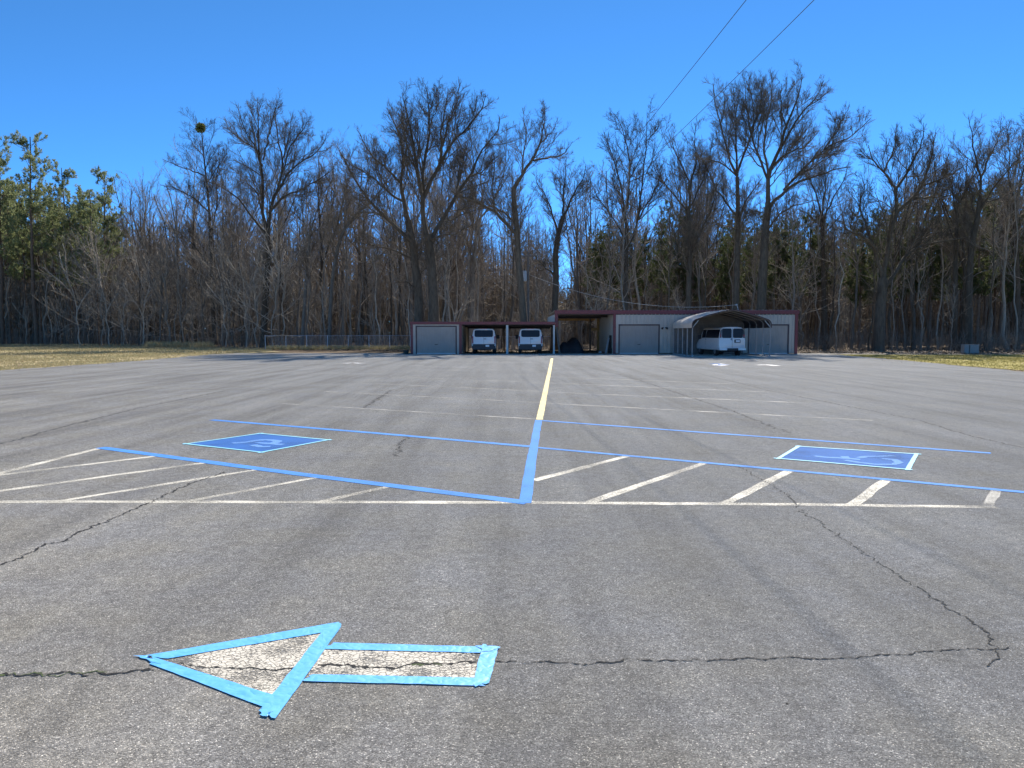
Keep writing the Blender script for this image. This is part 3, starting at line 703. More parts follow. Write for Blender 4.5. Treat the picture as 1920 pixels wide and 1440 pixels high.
hero(1430, 77, ([(1424, 668), (1429, 540), (1433, 470), (1436, 420), (1441, 380)], .58, .36), [
    ([(1440, 384), (1441, 332), (1447, 307), (1462, 280), (1472, 245), (1485, 212), (1500, 170), (1505, 134)], .28, .03, 0),
    ([(1444, 388), (1475, 352), (1505, 338), (1530, 332), (1562, 317), (1600, 312)], .22, .03, -4), ([(1470, 356), (1485, 337), (1525, 300), (1562, 270), (1600, 255), (1638, 216)], .16, .03, 3),
    ([(1545, 280), (1568, 250), (1580, 225), (1595, 192)], .09, .02, 1), ([(1462, 280), (1485, 240), (1512, 202), (1537, 175), (1546, 146)], .15, .02, -4),
    ([(1440, 338), (1422, 295), (1407, 245), (1400, 195), (1394, 140)], .16, .02, 3), ([(1441, 335), (1432, 270), (1438, 225), (1447, 182), (1450, 140)], .16, .02, -3),
    ([(1475, 240), (1463, 205), (1466, 150)], .1, .02, 4), ([(1437, 432), (1462, 400), (1487, 387), (1525, 377)], .12, .02, -4), ([(1438, 400), (1412, 395), (1392, 420)], .08, .02, 3),
    ([(1485, 337), (1515, 320), (1560, 290), (1590, 280)], .12, .02, 5), ([(1450, 310), (1470, 290), (1510, 275), (1540, 240)], .1, .02, -5), ([(1407, 245), (1425, 210), (1428, 145)], .09, .02, 5)],
    'biggest bare tree of all, broad crown leaning right over the carport and metal building', dens=1.2, rm=.0085)
hero(1290, 81, ([(1290, 668), (1291, 540), (1294, 450), (1291, 392)], .38, .24), [
    ([(1291, 396), (1294, 347), (1276, 304), (1259, 267), (1252, 240)], .16, .02, -2), ([(1293, 355), (1305, 304), (1302, 262), (1305, 225)], .14, .02, 3), ([(1293, 400), (1254, 355), (1231, 327), (1222, 295)], .12, .02, 3),
    ([(1295, 475), (1322, 418), (1336, 389), (1345, 349), (1362, 322)], .16, .02, -3), ([(1291, 392), (1312, 350), (1330, 300), (1335, 262)], .12, .02, 4), ([(1297, 530), (1275, 470), (1262, 430), (1240, 400)], .12, .02, -3)],
    'bare tree forking low into upright limbs above the right roller door', dens=1.1)
hero(1175, 82, ([(1171, 668), (1174, 500), (1175, 432)], .36, .22), [
    ([(1175, 436), (1167, 361), (1157, 318), (1140, 272), (1132, 245)], .15, .02, -3), ([(1176, 392), (1182, 318), (1174, 261), (1160, 225), (1152, 212)], .14, .02, 2),
    ([(1176, 465), (1185, 446), (1197, 412), (1208, 304), (1211, 261), (1214, 205)], .16, .02, 3), ([(1211, 265), (1231, 244), (1243, 222)], .06, .02, 1), ([(1174, 450), (1150, 410), (1120, 370), (1105, 330)], .12, .02, 3), ([(1197, 412), (1220, 370), (1235, 340), (1246, 300)], .1, .02, -3)],
    'bare tree with slender upswept limbs above the left end of the metal building', dens=1.1)
hero(1650, 72, ([(1646, 662), (1651, 567), (1656, 521)], .62, .50), [
    ([(1656, 524), (1661, 490), (1670, 438), (1682, 399), (1679, 353), (1658, 322), (1636, 301), (1627, 268)], .30, .03, 0),
    ([(1658, 322), (1676, 279), (1682, 225)], .11, .02, -2), ([(1679, 355), (1697, 331), (1713, 301), (1731, 261), (1732, 226)], .16, .02, 3), ([(1683, 396), (1710, 371), (1731, 347), (1743, 307), (1757, 240)], .2, .02, -3),
    ([(1710, 371), (1749, 370), (1789, 365), (1822, 350)], .13, .02, 3), ([(1731, 347), (1756, 340), (1792, 322), (1820, 300)], .11, .02, -4),
    ([(1654, 520), (1643, 475), (1636, 457), (1612, 441), (1584, 432), (1577, 395)], .22, .03, -3), ([(1636, 457), (1621, 414), (1609, 389), (1621, 350), (1615, 320)], .14, .02, 3),
    ([(1657, 545), (1682, 506), (1694, 484), (1731, 457), (1774, 451), (1820, 444)], .22, .04, 2), ([(1700, 475), (1731, 435), (1756, 414), (1785, 398)], .12, .02, -3), ([(1605, 438), (1595, 425), (1600, 405), (1590, 380)], .07, .02, -1), ([(1636, 301), (1620, 290), (1600, 288)], .05, .02, -1)],
    'thick trunked oak with crooked spreading limbs beside the lawn right of the metal building', m=M['bark'], dens=1.15, wig=.19)
hero(1543, 88, ([(1546, 656), (1544, 520), (1542, 430), (1541, 402)], .36, .24), [
    ([(1541, 405), (1525, 350), (1512, 318), (1505, 290)], .14, .02, -2), ([(1541, 404), (1548, 350), (1545, 310), (1550, 275)], .14, .02, 2), ([(1543, 415), (1562, 370), (1585, 335), (1592, 300)], .14, .02, -2), ([(1543, 440), (1580, 400), (1610, 385)], .1, .02, 3), ([(1542, 430), (1515, 400), (1488, 390)], .1, .02, 3)],
    'bare tree with a rounded open crown between the biggest tree and the thick trunked oak', dens=1.1)
hero(1815, 74, ([(1812, 664), (1817, 536), (1821, 460), (1832, 414), (1838, 371)], .40, .24), [
    ([(1838, 374), (1838, 328), (1829, 292), (1820, 246), (1815, 215)], .15, .02, 0), ([(1836, 400), (1866, 347), (1896, 310), (1925, 287)], .14, .02, -3), ([(1838, 342), (1853, 301), (1872, 261), (1879, 216)], .13, .02, 3),
    ([(1833, 414), (1822, 385), (1822, 350), (1805, 330)], .09, .02, 3), ([(1840, 380), (1870, 375), (1910, 355), (1935, 352)], .11, .02, 4)],
    'tall bare tree with a twisting trunk just left of the grey cabinets', dens=1.15)
hero(1788, 76, ([(1786, 664), (1789, 597), (1792, 475), (1795, 399)], .34, .16), [
    ([(1795, 402), (1786, 353), (1776, 315), (1768, 285)], .11, .02, 2), ([(1795, 390), (1814, 353), (1830, 320), (1832, 290)], .1, .02, -2), ([(1795, 400), (1797, 350), (1800, 310)], .09, .02, 2)],
    'slender dark bare tree close left of the twisting tree', dens=1.)
hero(1910, 80, ([(1905, 664), (1908, 540), (1904, 440), (1902, 380)], .34, .2), [
    ([(1902, 384), (1890, 330), (1893, 280), (1885, 225)], .13, .02, -2), ([(1902, 384), (1918, 320), (1925, 260), (1922, 210)], .13, .02, 2), ([(1904, 430), (1880, 400), (1865, 385)], .08, .02, 3)],
    'bare tree at the right border of the wood, behind the grey cabinets', dens=1.1)
hero(625, 86, ([(617, 660), (620, 575), (624, 517), (632, 468), (645, 429), (663, 408), (691, 380)], .26, .14), [
    ([(691, 382), (712, 360), (730, 330), (738, 305)], .11, .02, 2), ([(645, 429), (650, 390), (645, 350), (650, 310)], .1, .02, -2), ([(663, 408), (690, 405), (715, 400)], .08, .02, -2), ([(632, 468), (615, 440), (600, 420)], .07, .02, 2)],
    'slim tree whose trunk arches over to the right, behind the chain link fence', m=M['bark_brown'], dens=1.)
hero(575, 90, ([(566, 656), (572, 560), (577, 480), (583, 430)], .26, .15), [
    ([(583, 432), (596, 390), (606, 350), (600, 300)], .11, .02, 2), ([(580, 450), (566, 400), (565, 350), (572, 310)], .11, .02, -2), ([(583, 440), (615, 415), (628, 380)], .09, .02, 2)],
    'thin forked bare tree right of the fan crowned tree, behind the fence', m=M['bark_brown'], dens=1.)
hero(895, 88, ([(884, 664), (886, 560), (890, 480), (893, 420)], .28, .16), [
    ([(893, 424), (905, 370), (900, 320), (915, 262), (925, 235)], .12, .02, 2), ([(892, 430), (875, 390), (868, 340)], .1, .02, -2), ([(893, 420), (925, 380), (945, 330), (950, 280), (945, 240)], .12, .02, -2)],
    'slender bare tree between the paired oaks and the crooked tree', m=M['bark_brown'], dens=1.1)
# ------------------------------------------------------------------ the wood: prototypes
PB = [proto_bare(22, M['bark'], M['twig'], fork=3, K=(12, 7, 5, 4)), proto_bare(21, M['bark_brown'], M['twig'], fork=2, K=(13, 7, 5, 4), lean=.06),
      proto_bare(23, M['bark'], M['twig'], fork=4, K=(10, 7, 5, 4)), proto_bare(20, M['bark_pale'], M['twig'], fork=2, K=(13, 7, 5, 3), lean=.07),
      proto_bare(22, M['bark_brown'], M['twig'], fork=3, K=(12, 7, 6, 3), lean=.05)]
PS = [proto_bare(17, M['bark_brown'], M['twig'], t0=.25, K=(20, 6, 4, 0), rr=.085, ratio=.22, lean=.05), proto_bare(16, M['bark_pale'], M['twig'], t0=.3, K=(18, 6, 4, 0), rr=.07, ratio=.22, lean=.07),
      proto_bare(18, M['bark'], M['twig'], t0=.3, K=(18, 6, 4, 0), rr=.10, ratio=.2, lean=.04)]
PU = [proto_bare(8.5, M['bark_pale'], M['bark_pale'], t0=.12, K=(11, 5, 4, 0), rr=.05, ratio=.5, a1=.95, upk=.02, lean=.10, fork=3, rm=.011),
      proto_bare(7.5, M['bark_pale'], M['bark_pale'], t0=.1, K=(11, 5, 4, 0), rr=.04, ratio=.55, a1=1.05, upk=-.02, lean=.12, fork=4, rm=.011),
      proto_bare(9.5, M['bark_brown'], M['bark_brown'], t0=.15, K=(12, 5, 4, 0), rr=.05, ratio=.45, a1=.9, upk=.05, lean=.1, fork=3, rm=.011)]
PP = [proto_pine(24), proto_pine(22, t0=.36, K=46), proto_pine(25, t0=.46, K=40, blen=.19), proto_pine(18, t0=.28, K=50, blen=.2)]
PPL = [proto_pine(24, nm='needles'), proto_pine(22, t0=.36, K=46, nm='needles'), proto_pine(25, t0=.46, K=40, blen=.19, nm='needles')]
def outline(px):
    xs = [-300, 0, 130, 230, 262, 300, 350, 440, 520, 610, 640, 700, 760, 860, 930, 1000, 1050, 1090, 1150, 1230, 1300, 1340, 1420, 1550, 1620, 1700, 1800, 1920, 2300]
    ys = [300, 300, 350, 400, 345, 320, 300, 300, 300, 270, 300, 300, 290, 270, 270, 330, 430, 330, 280, 290, 270, 300, 300, 300, 290, 280, 290, 260, 250]
    return np.interp(px, xs, ys)
def base_front(px):           # distance of the wood's edge
    return float(np.interp(px, [-400, 0, 250, 400, 500, 760, 1040, 1500, 1650, 1920, 2300], [112, 112, 106, 100, 92, 82, 80, 80, 76, 72, 70]))
TRACK = 0
taken = []
def free(x, y, d):
    for a, b in taken:
        if (a-x)**2 + (b-y)**2 < d*d: return False
    taken.append((x, y)); return True
for o in list(COL.objects):
    if o.get('category') == 'tree': taken.append((o.location.x, o.location.y))
def plant(protos, name, label_fn, n, d0, d1, pxr, hfun, sep, first=None, maxtry=6000, bias=1.4):
    src = {}; k = 0; tries = 0
    while k < n and tries < maxtry:
        tries += 1
        px = RS.uniform(*pxr); Y = base_front(px) + d0 + (d1-d0)*RS.random()**bias
        if 1044 < px < 1064 and RS.random() < .5: continue
        if 905 < px < 940 and RS.random() < .6: continue
        x = (px-960)/F*Y
        if not free(x, Y, sep): continue
        lab, grp, cat = label_fn(px, Y)
        j = RS.randrange(len(protos)); H = protos[j][1]; h = hfun(px, Y)
        if h < 3: continue
        s = h/H; key = (id(protos), j)
        if key not in src:
            src[key] = realise(protos[j], name, lab, cat, grp); r = src[key]; r.location = (x, Y, -.06); r.rotation_euler = (0, 0, RS.uniform(0, 6.28)); r.scale = (s, s, s)
        else: tree_copy(src[key], (x, Y, -.06), s, RS.uniform(0, 6.28), lab, grp, sx=RS.uniform(.85, 1.2))
        k += 1
    return k
def hz(px, Y, dy): return max(2., CAMZ + (625-(outline(px)+dy))/F*Y)
def lab_tall(px, Y):
    if px < 470: return ('tall bare tree in the tangled wood left of the fan crowned tree', 'tall bare trees of the left wood', 'tree')
    if px < 1060: return ('tall bare tree in the dense wood behind the fence and van shed', 'tall bare trees of the middle wood', 'tree')
    return ('tall bare tree in the dark wood behind and right of the metal building', 'tall bare trees of the right wood', 'tree')
def lab_slim(px, Y):
    if px < 470: return ('thin pole like bare tree crowded in the left wood', 'thin young trees of the left wood', 'tree')
    if px < 1060: return ('thin pole like bare tree crowded behind the fence and van shed', 'thin young trees of the middle wood', 'tree')
    return ('thin pole like bare tree crowded in the dark right wood', 'thin young trees of the right wood', 'tree')
def lab_under(px, Y):
    if px < 470: return ('low spreading bare tree with pale twigs at the left wood edge', 'low understorey trees of the left wood', 'small tree')
    if px < 1060: return ('low spreading bare tree with pale twigs behind the fence and shed', 'low understorey trees of the middle wood', 'small tree')
    return ('low spreading bare tree with pale twigs in the right wood', 'low understorey trees of the right wood', 'small tree')
def lab_pineL(px, Y): return ('tall green pine in the cluster at the far left', 'pines at the far left', 'pine tree')
def lab_pineR(px, Y): return ('dark green pine deep in the wood behind the metal building and lawn', 'pines in the right wood', 'pine tree')
# three front pines and the left cluster
PLs = []
for px, Y, yt, j, lab in [(70, 108, 262, 0, 'tallest pine of the far left cluster, with a round tuft for a top'), (8, 110, 268, 1, 'tall pine at the very left border of the cluster'),
                          (205, 116, 325, 2, 'pine at the right end of the far left cluster, against the sky'), (132, 113, 318, 0, 'pine between the tallest pine and the right end of the far left cluster')]:
    x = (px-960)/F*Y; h = CAMZ + (625-yt)/F*Y; taken.append((x, Y))
    r = realise(PPL[j], 'pine_tree', lab, 'pine tree', 'pines at the far left'); r.location = (x, Y, -.06); s = h/PPL[j][1]; r.scale = (s, s, s); r.rotation_euler = (0, 0, RS.uniform(0, 6))
plant(PPL, 'pine_tree', lab_pineL, 46, 2, 40, (-170, 234), lambda px, Y: CAMZ + (625-(np.interp(px, [-200, 0, 100, 200, 240], [340, 335, 352, 355, 400]) + RS.uniform(0, 50)))/F*Y, 2.6)
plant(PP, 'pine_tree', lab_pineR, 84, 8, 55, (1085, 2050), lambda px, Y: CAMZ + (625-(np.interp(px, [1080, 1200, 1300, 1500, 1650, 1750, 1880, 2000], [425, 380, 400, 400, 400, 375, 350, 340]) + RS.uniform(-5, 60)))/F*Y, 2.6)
plant(PB, 'bare_tree', lab_tall, 92, 4, 46, (235, 2000), lambda px, Y: hz(px, Y, RS.uniform(5, 120)), 2.6)
plant(PS, 'bare_tree', lab_slim, 215, -1, 42, (-80, 2000), lambda px, Y: min(19, hz(px, Y, RS.uniform(30, 170))), 1.3)
plant(PU, 'understorey_tree', lab_under, 78, -1.5, 24, (-60, 2000), lambda px, Y: RS.uniform(4, 10), 2.2, bias=1.5)
# extra pale sapling tangle at the left wood edge
plant(PU, 'understorey_tree', lab_under, 40, -3.5, 12, (150, 540), lambda px, Y: RS.uniform(9, 16), 1.9, bias=1.2)
# far woodland seen between the trunks: one mass
def far_wood():
    n = 3000; px = rng.uniform(-260, 2200, n); Y = rng.uniform(124, 175, n)
    x = (px-960)/F*Y; h = rng.uniform(14, 22, n)*np.interp(px, [0, 700, 900], [1.08, 1., .95]); h = np.where((px > 1036) & (px < 1072), h*.38, h)
    z = np.linspace(0, 1, 7)[None]*h[:, None]; w = np.cumsum(rng.normal(size=(n, 7, 2))*.12, axis=1)
    P = np.stack([x[:, None]+w[..., 0], Y[:, None]+w[..., 1], z], -1); R = (rng.uniform(.07, .2, n)[:, None])*np.linspace(1.1, .25, 7)[None]
    A, AR = kids(P, R, 12, .06, 1., .9, .24, 4, up=.08, wig=.15, rmin=.03)
    B, BR = kids(A, AR, 5, .1, 1., .7, .5, 3, up=.05, wig=.15, rmin=.022, minL=.8)
    return tag(tubes('distant_woodland', [(P, R, 5), (A, AR, 3), (B, BR, 3)], M['bark_brown']), kind='stuff')
far_wood()
def far_pines():
    n = 40000; px = rng.uniform(-300, 2300, n); Y = rng.uniform(150, 200, n)
    top = np.interp(px, [-300, 240, 300, 1000, 1036, 1037, 1071, 1072, 1300, 2300], [22, 20, 15, 14, 11, 8, 8, 13, 17, 19])
    x = (px-960)/F*Y; z = rng.uniform(0, 1, n)**1.5*top*(1+.25*np.sin(x*.7)+.15*np.sin(x*1.9+1))
    Q = np.stack([x, Y, z], 1); v, f = slivers(Q, rng.normal(size=(n, 3))*np.array([1, 1, .4]), 5, 1.1, .16, .6, .2)
    return tag(np_mesh('distant_evergreens', v, f, M['needles_dark'], smooth=False), kind='stuff')
far_pines()
def far_twigs():
    n = 70000; px = rng.uniform(-260, 2250, n); Y = rng.uniform(118, 176, n); x = (px-960)/F*Y
    zt = CAMZ + (625-np.interp(px, [-260, 240, 300, 700, 1030, 1036, 1072, 1078, 1500, 2250], [470, 470, 430, 440, 470, 545, 545, 480, 480, 470]))/F*Y
    z = rng.random(n)**.8*zt*rng.uniform(.7, 1.05, n)
    v, f = slivers(np.stack([x, Y, z], 1), rng.normal(size=(n, 3))*np.array([.6, .6, .4])+np.array([0, 0, .7]), 4, 1.3, .028, .5, .1)
    return tag(np_mesh('distant_thicket', v, f, M['twig'], smooth=False), kind='stuff')
far_twigs()
# brush and dead grass at the wood's foot
def brush():
    n = 3800; px = rng.uniform(-120, 2050, n); bf = np.array([base_front(p) for p in px]); Y = bf - 2.5 + rng.random(n)**2*30
    m_ = ~((px > 760) & (px < 1500) & (Y < 79)); px, Y = px[m_], Y[m_]; n = len(px); x = (px-960)/F*Y
    h = rng.uniform(.5, 2.4, n); d = unit(rng.normal(size=(n, 3))*np.array([.45, .45, .1]) + np.array([0, 0, 1.])); t = np.linspace(0, 1, 5)[None, :, None]
    P = np.stack([x, Y, np.full(n, -.05)], 1)[:, None] + d[:, None]*h[:, None, None]*t + np.cumsum(rng.normal(size=(n, 5, 3))*.04, axis=1)
    R = np.full((n, 5), .013)
    A, AR = kids(P, R, 6, .2, 1., .7, .45, 4, up=.1, wig=.2, rmin=.008, minL=.25)
    return tag(tubes('underbrush', [(P, R, 3), (A, AR, 3)], M['bark_brown']), kind='stuff')
brush()
# ------------------------------------------------------------------ buildings
def ribwall(mb, x0, x1, y, z0, z1, face=-1, pitch=.305, d=.03, axis='x'):
    """ribbed sheet metal; runs along x at depth y (or along y at x when axis='y')"""
    prof = []; x = x0
    while x < x1 - 1e-6:
        for dx, h in ((0, 0), (pitch-.07, 0), (pitch-.055, 1), (pitch-.015, 1)):
            if x+dx < x1: prof.append((x+dx, h*d*face))
        x += pitch
    prof.append((x1, 0)); n = len(prof)
    if axis == 'x': vs = [(a, y+b, z0) for a, b in prof] + [(a, y+b, z1) for a, b in prof]
    else: vs = [(y+b, a, z0) for a, b in prof] + [(y+b, a, z1) for a, b in prof]
    mb.add(vs, [(i, i+1, n+i+1, n+i) for i in range(n-1)]); return mb
def rolldoor(parent, x0, x1, y, z1, label=None):
    prof = []; z = .03
    while z < z1: prof += [(z, 0), (z+.055, -.018), (z+.075, 0)]; z += .085
    prof = [p for p in prof if p[0] < z1] + [(z1, 0)]; n = len(prof)
    mb = MB(); mb.add([(x0, y+b, a) for a, b in prof] + [(x1, y+b, a) for a, b in prof], [(i, i+1, n+i+1, n+i) for i in range(n-1)])
    d = mb.build('roller_door', M['rolldoor'], parent)
    f = MB(); f.box(x0-.1, x0, y-.06, y+.04, .0, z1+.1); f.box(x1, x1+.1, y-.06, y+.04, 0, z1+.1); f.box(x0, x1, y-.06, y+.04, z1, z1+.1)
    f.build('door_frame', M['darkframe'], d)
    MB().box((x0+x1)/2-.12, (x0+x1)/2+.12, y-.05, y-.02, .75, .79).build('handle', M['darkframe'], d)
    MB().box(x0, x1, y-.045, y-.02, .02, .075).build('bottom_bar', M['galv'], d)
    return d
# --- left van shed
YS = 62.5; xa, xb = X(771, YS), X(1039, YS); zt = 2.62
sh = empty('van_shed', (0, 0, 0), 'low flat shed with one roller door and two open bays holding the white vans', 'shed')
wl = MB()
d0, d1 = X(782, YS), X(854.5, YS); w1 = X(861, YS)
ribwall(wl, xa+.16, d0-.1, YS, 0, zt-.2); ribwall(wl, d1+.1, w1, YS, 0, zt-.2); ribwall(wl, d0-.1, d1+.1, YS, 2.3, zt-.2)
wl.build('front_wall', M['wall'], sh)
rolldoor(sh, d0, d1, YS+.03, 2.2)
ribwall(MB(), YS+.02, 72, xa, 0, zt-.3, axis='y').build('side_wall', M['wall'], sh)
ribwall(MB(), YS+.02, 72, w1+.12, 0, zt-.3, axis='y', face=1).build('partition_wall', M['wall'], sh)
ribwall(MB(), xa, w1+.1, 72, 0, zt-.35, face=1).build('back_wall', M['wall'], sh)
MB().box(xa-.02, xa+.16, YS-.05, YS+.1, 0, zt-.2).build('corner_trim', M['maroon'], sh)
MB().box(w1, w1+.22, YS-.05, YS+.12, 0, zt-.2).build('bay_trim', M['maroon'], sh)
pm = X(951, YS); pr = X(1039, YS)
MB().box(pm-.09, pm+.09, YS-.04, YS+.12, 0, zt-.28).build('post', M['postgrey'], sh)
MB().box(pr-.09, pr+.05, YS-.04, YS+.12, 0, zt-.28).build('post', M['postgrey'], sh)
for xx in (w1+.2, pm-.35, pr-.75): MB().box(xx-.07, xx+.07, 71.8, 71.95, 0, zt-.35).build('post', M['darkwood'], sh)
MB().box(xa-.06, pr+.12, YS-.1, YS-.05, zt-.22, zt).build('fascia', M['maroon'], sh)
MB().box(w1+.22, pr, YS-.04, YS+.1, zt-.28, zt-.2).build('header_beam', M['darkwood'], sh)
MB().add([(xa-.05, YS-.05, zt-.04), (pr+.1, YS-.05, zt-.04), (pr+.1, 72.2, zt-.34), (xa-.05, 72.2, zt-.34), (xa-.05, YS-.05, zt-.01), (pr+.1, YS-.05, zt-.01), (pr+.1, 72.2, zt-.31), (xa-.05, 72.2, zt-.31)],
   [(0,3,2,1),(4,5,6,7),(0,1,5,4),(1,2,6,5),(2,3,7,6),(3,0,4,7)]).build('roof', M['roofgalv'], sh)
for yy in (65.5, 68.7): MB().box(w1+.3, pr, yy, yy+.1, zt-.33-(yy-62.5)*.03, zt-.12-(yy-62.5)*.03).build('rafter', M['darkwood'], sh)
# --- right metal building
YB = 63.0; bx0, bx1 = X(1041, YB), X(1495, YB); BT = 3.56; DEP = 14.
bd = empty('metal_building', (0, 0, 0), 'long grey metal building with maroon trim, two roller doors and one open bay', 'building')
p1 = X(1150, YB); wl = MB()
doors = [(X(1161.5, YB), X(1234, YB)), (X(1404, YB), X(1476, YB))]
wx0 = p1 + .18; wx1 = bx1 - .28; cur = wx0
for a, b in doors:
    ribwall(wl, cur, a-.1, YB, .06, BT-.28); ribwall(wl, a-.1, b+.1, YB, 2.42, BT-.28); cur = b+.1
    rolldoor(bd, a, b, YB+.03, 2.32)
ribwall(wl, cur, wx1, YB, .06, BT-.28); wl.build('front_wall', M['wall'], bd)
ribwall(MB(), YB+.02, YB+DEP, p1+.16, 0, BT-.3, axis='y', face=-1).build('bay_wall', M['wall'], bd)
ribwall(MB(), YB+.02, YB+DEP, bx1-.06, 0, BT-.3, axis='y', face=1).build('end_wall', M['wall'], bd)
ribwall(MB(), p1+.2, bx1-.1, YB+DEP, 0, BT-.4, face=1).build('back_wall', M['wall'], bd)
ribwall(MB(), YB+.02, YB+DEP, bx0+.02, 2.35, BT-.3, axis='y', face=-1).build('gable_panel', M['wall'], bd)
MB().box(bx0-.05, bx0+.22, YB-.05, YB+.02, 2.2, BT-.3).build('corner_trim', M['maroon'], bd)
MB().box(p1-.04, p1+.18, YB-.06, YB+.1, 0, BT-.3).build('bay_trim', M['maroon'], bd)
MB().box(bx1-.28, bx1-.03, YB-.06, YB+.02, 0, BT-.3).build('corner_trim', M['maroon'], bd)
MB().box(bx0-.06, bx1+.04, YB-.14, YB-.07, BT-.3, BT).build('fascia', M['maroon'], bd)
rf = MB(); nseg = int((bx1-bx0+.2)/.305); prof = []
for i in range(nseg):
    x = bx0-.08+i*.305; prof += [(x, 0), (x+.235, 0), (x+.25, .035), (x+.29, .035)]
n_ = len(prof); rf.add([(a, YB-.16, BT+.005+b) for a, b in prof] + [(a, YB+DEP+.3, BT-.22+b) for a, b in prof], [(i, i+1, n_+i+1, n_+i) for i in range(n_-1)])
rf.build('roof', M['roofgalv'], bd)
MB().box(bx0+.05, bx1-.1, YB-.02, YB+.1, BT-.36, BT-.3).build('eave_beam', M['darkwood'], bd)
for yy in (67., 72.): MB().box(bx0+.1, p1, yy, yy+.1, BT-.5, BT-.3).build('rafter', M['darkwood'], bd)
MB().box(bx0+.1, p1, YB+DEP-.15, YB+DEP, BT-.62, BT-.42).build('header_beam', M['wood'], bd)
YW = 74.5
MB().box(X(1119, YW), X(1124, YW), YW, YW+.2, 0, 3.1).build('lumber_post', M['wood'], bd)
MB().box(X(1105, YW), X(1108, YW), YW, YW+.15, 0, 3.1).build('lumber_post', M['woodgrey'], bd)
MB().box(X(1108, YW), X(1119, YW), YW, YW+.1, 1.95, 2.2).build('cross_board', M['wood'], bd)
fl = MB()
xl = X(1244.5, YB); fl.box(xl-.07, xl+.07, YB-.10, YB-.035, 2.02, 2.16)
fl.build('lamp_bracket', M['postgrey'], bd)
for s in (-1, 1): MB().tube([(xl+s*.11, YB-.1, 2.14), (xl+s*.2, YB-.26, 2.08)], [.06, .09], 10).build('floodlight', M['blackplastic'], bd)
# loose things in the open bay
def heap(name, cx, cy, wx, wy, h, m, lab, cat):
    nx, ny = 22, 12; V = []; 
    for j in range(ny):
        for i in range(nx):
            u, v = i/(nx-1)*2-1, j/(ny-1)*2-1
            z = h*max(0, (1-abs(u)**3.2))*(1-abs(v)**3)*(.82+.18*math.sin(u*5+v*2)) + RS.gauss(0, .012)
            V.append((cx+u*wx/2, cy+v*wy/2, max(-.02, z)))
    mb = MB(); mb.add(V, [(j*nx+i, j*nx+i+1, (j+1)*nx+i+1, (j+1)*nx+i) for j in range(ny-1) for i in range(nx-1)])
    return tag(mb.build(name, m, smooth=True), lab, cat)
heap('covered_heap', X(1070, 66.5), 66.5, 2.3, 2.2, 1.35, M['tarp'], 'dark tarp covered heap inside the open bay of the metal building', 'heap')
def board(a, b, w, t, m, lab, grp=None): return tag(MB().bar(a, b, w, t, up=(0, 1, 0)).build('leaning_board', m), lab, 'board', grp)
board((X(1049, 64), 64, 0), (X(1044, 64), 64.5, 2.3), .16, .05, M['woodgrey'], 'long grey board leaning at the left side of the open bay')
board((X(1136, 64), 64.2, 0), (X(1144, 64), 65, 1.3), .12, .03, M['canwhite'], 'short pale board leaning against the right wall of the open bay')
board((X(1143, 65), 65, 0), (X(1147, 65), 65.4, 1.5), .35, .04, M['darkwood'], 'dark sheet leaning behind the short pale board')
tag(MB().box(X(1123, 65.5), X(1128, 65.5), 65.5, 65.8, 0, .16).build('small_bucket', M['canwhite'], bevel=.02), 'small white bucket on the floor of the open bay', 'bucket')
tb = MB(); cx = X(760.5, 62.4)
tb.tube([(cx, 62.6, 0), (cx, 62.6, .3)], [.2, .25], 16); tb.tube([(cx, 62.6, .3), (cx, 62.6, .33)], [.27, .27], 16)
tag(tb.build('plastic_tub', M['tub']), 'dark green plastic tub beside the left corner of the van shed', 'tub')
# --- carport
cp = empty('carport', (0, 0, 0), 'open metal carport with an arched roof standing over the white numbered van', 'carport')
CX0, CX1, CY0, CY1 = 13.1, 18.85, 56., 62.6
def arch(off=0.):
    P = [(CX0-off, 2.08)]; P += [(CX0-off, 2.30)]
    for k in range(1, 7): a = k/6*math.radians(72); P.append((CX0-off + .52*(1-math.cos(a)), 2.30+.44*math.sin(a)))
    P.append(((CX0+CX1)/2-1.7, 3.00+off)); P.append(((CX0+CX1)/2-.8, 3.24+off)); P.append(((CX0+CX1)/2-.25, 3.36+off))
    return P + [(CX0+CX1-x, z) for x, z in P[::-1]]
a1 = arch(.02); ns = 23; mb = MB(); n_ = len(a1)
for j in range(ns*2+1):
    y = CY0 + (CY1-CY0)*j/(ns*2); e = .02 if j % 2 else 0.
    cxm = (CX0+CX1)/2
    mb.v += [(x + (e if x > cxm else -e)*(1 if z < 2.6 else .3), y, z+(e if z >= 2.6 else 0)) for x, z in a1]
mb.f = [(j*n_+i, j*n_+i+1, (j+1)*n_+i+1, (j+1)*n_+i) for j in range(ns*2) for i in range(n_-1)]
ro = mb.build('roof', M['carport'], cp); sm = ro.modifiers.new('thick', 'SOLIDIFY'); sm.thickness = .012
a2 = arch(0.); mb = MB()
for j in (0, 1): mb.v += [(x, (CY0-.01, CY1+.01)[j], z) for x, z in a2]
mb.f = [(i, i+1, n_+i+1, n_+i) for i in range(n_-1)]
mb.build('roof_underside', M['darklining'], cp)  # added sheet below the roof, coloured dark to stand for its shade
a0 = arch(-.035)
ribwall(MB(), CX0+.05, CX1-.05, CY1-.1, .02, 2.45).build('back_panel', M['darkpanel'], cp)
ab = arch(-.04); gp = [(x, z) for x, z in ab if z > 2.4]
MB().prism([(gp[0][0], 2.455)] + gp[1:-1] + [(gp[-1][0], 2.455)], CY1-.12, CY1-.10).build('back_gable', M['darkpanel'], cp)
MB().tube([(x, CY0-.03, z) for x, z in arch(.0)], .04, 6).build('front_trim', M['darkframe'], cp)
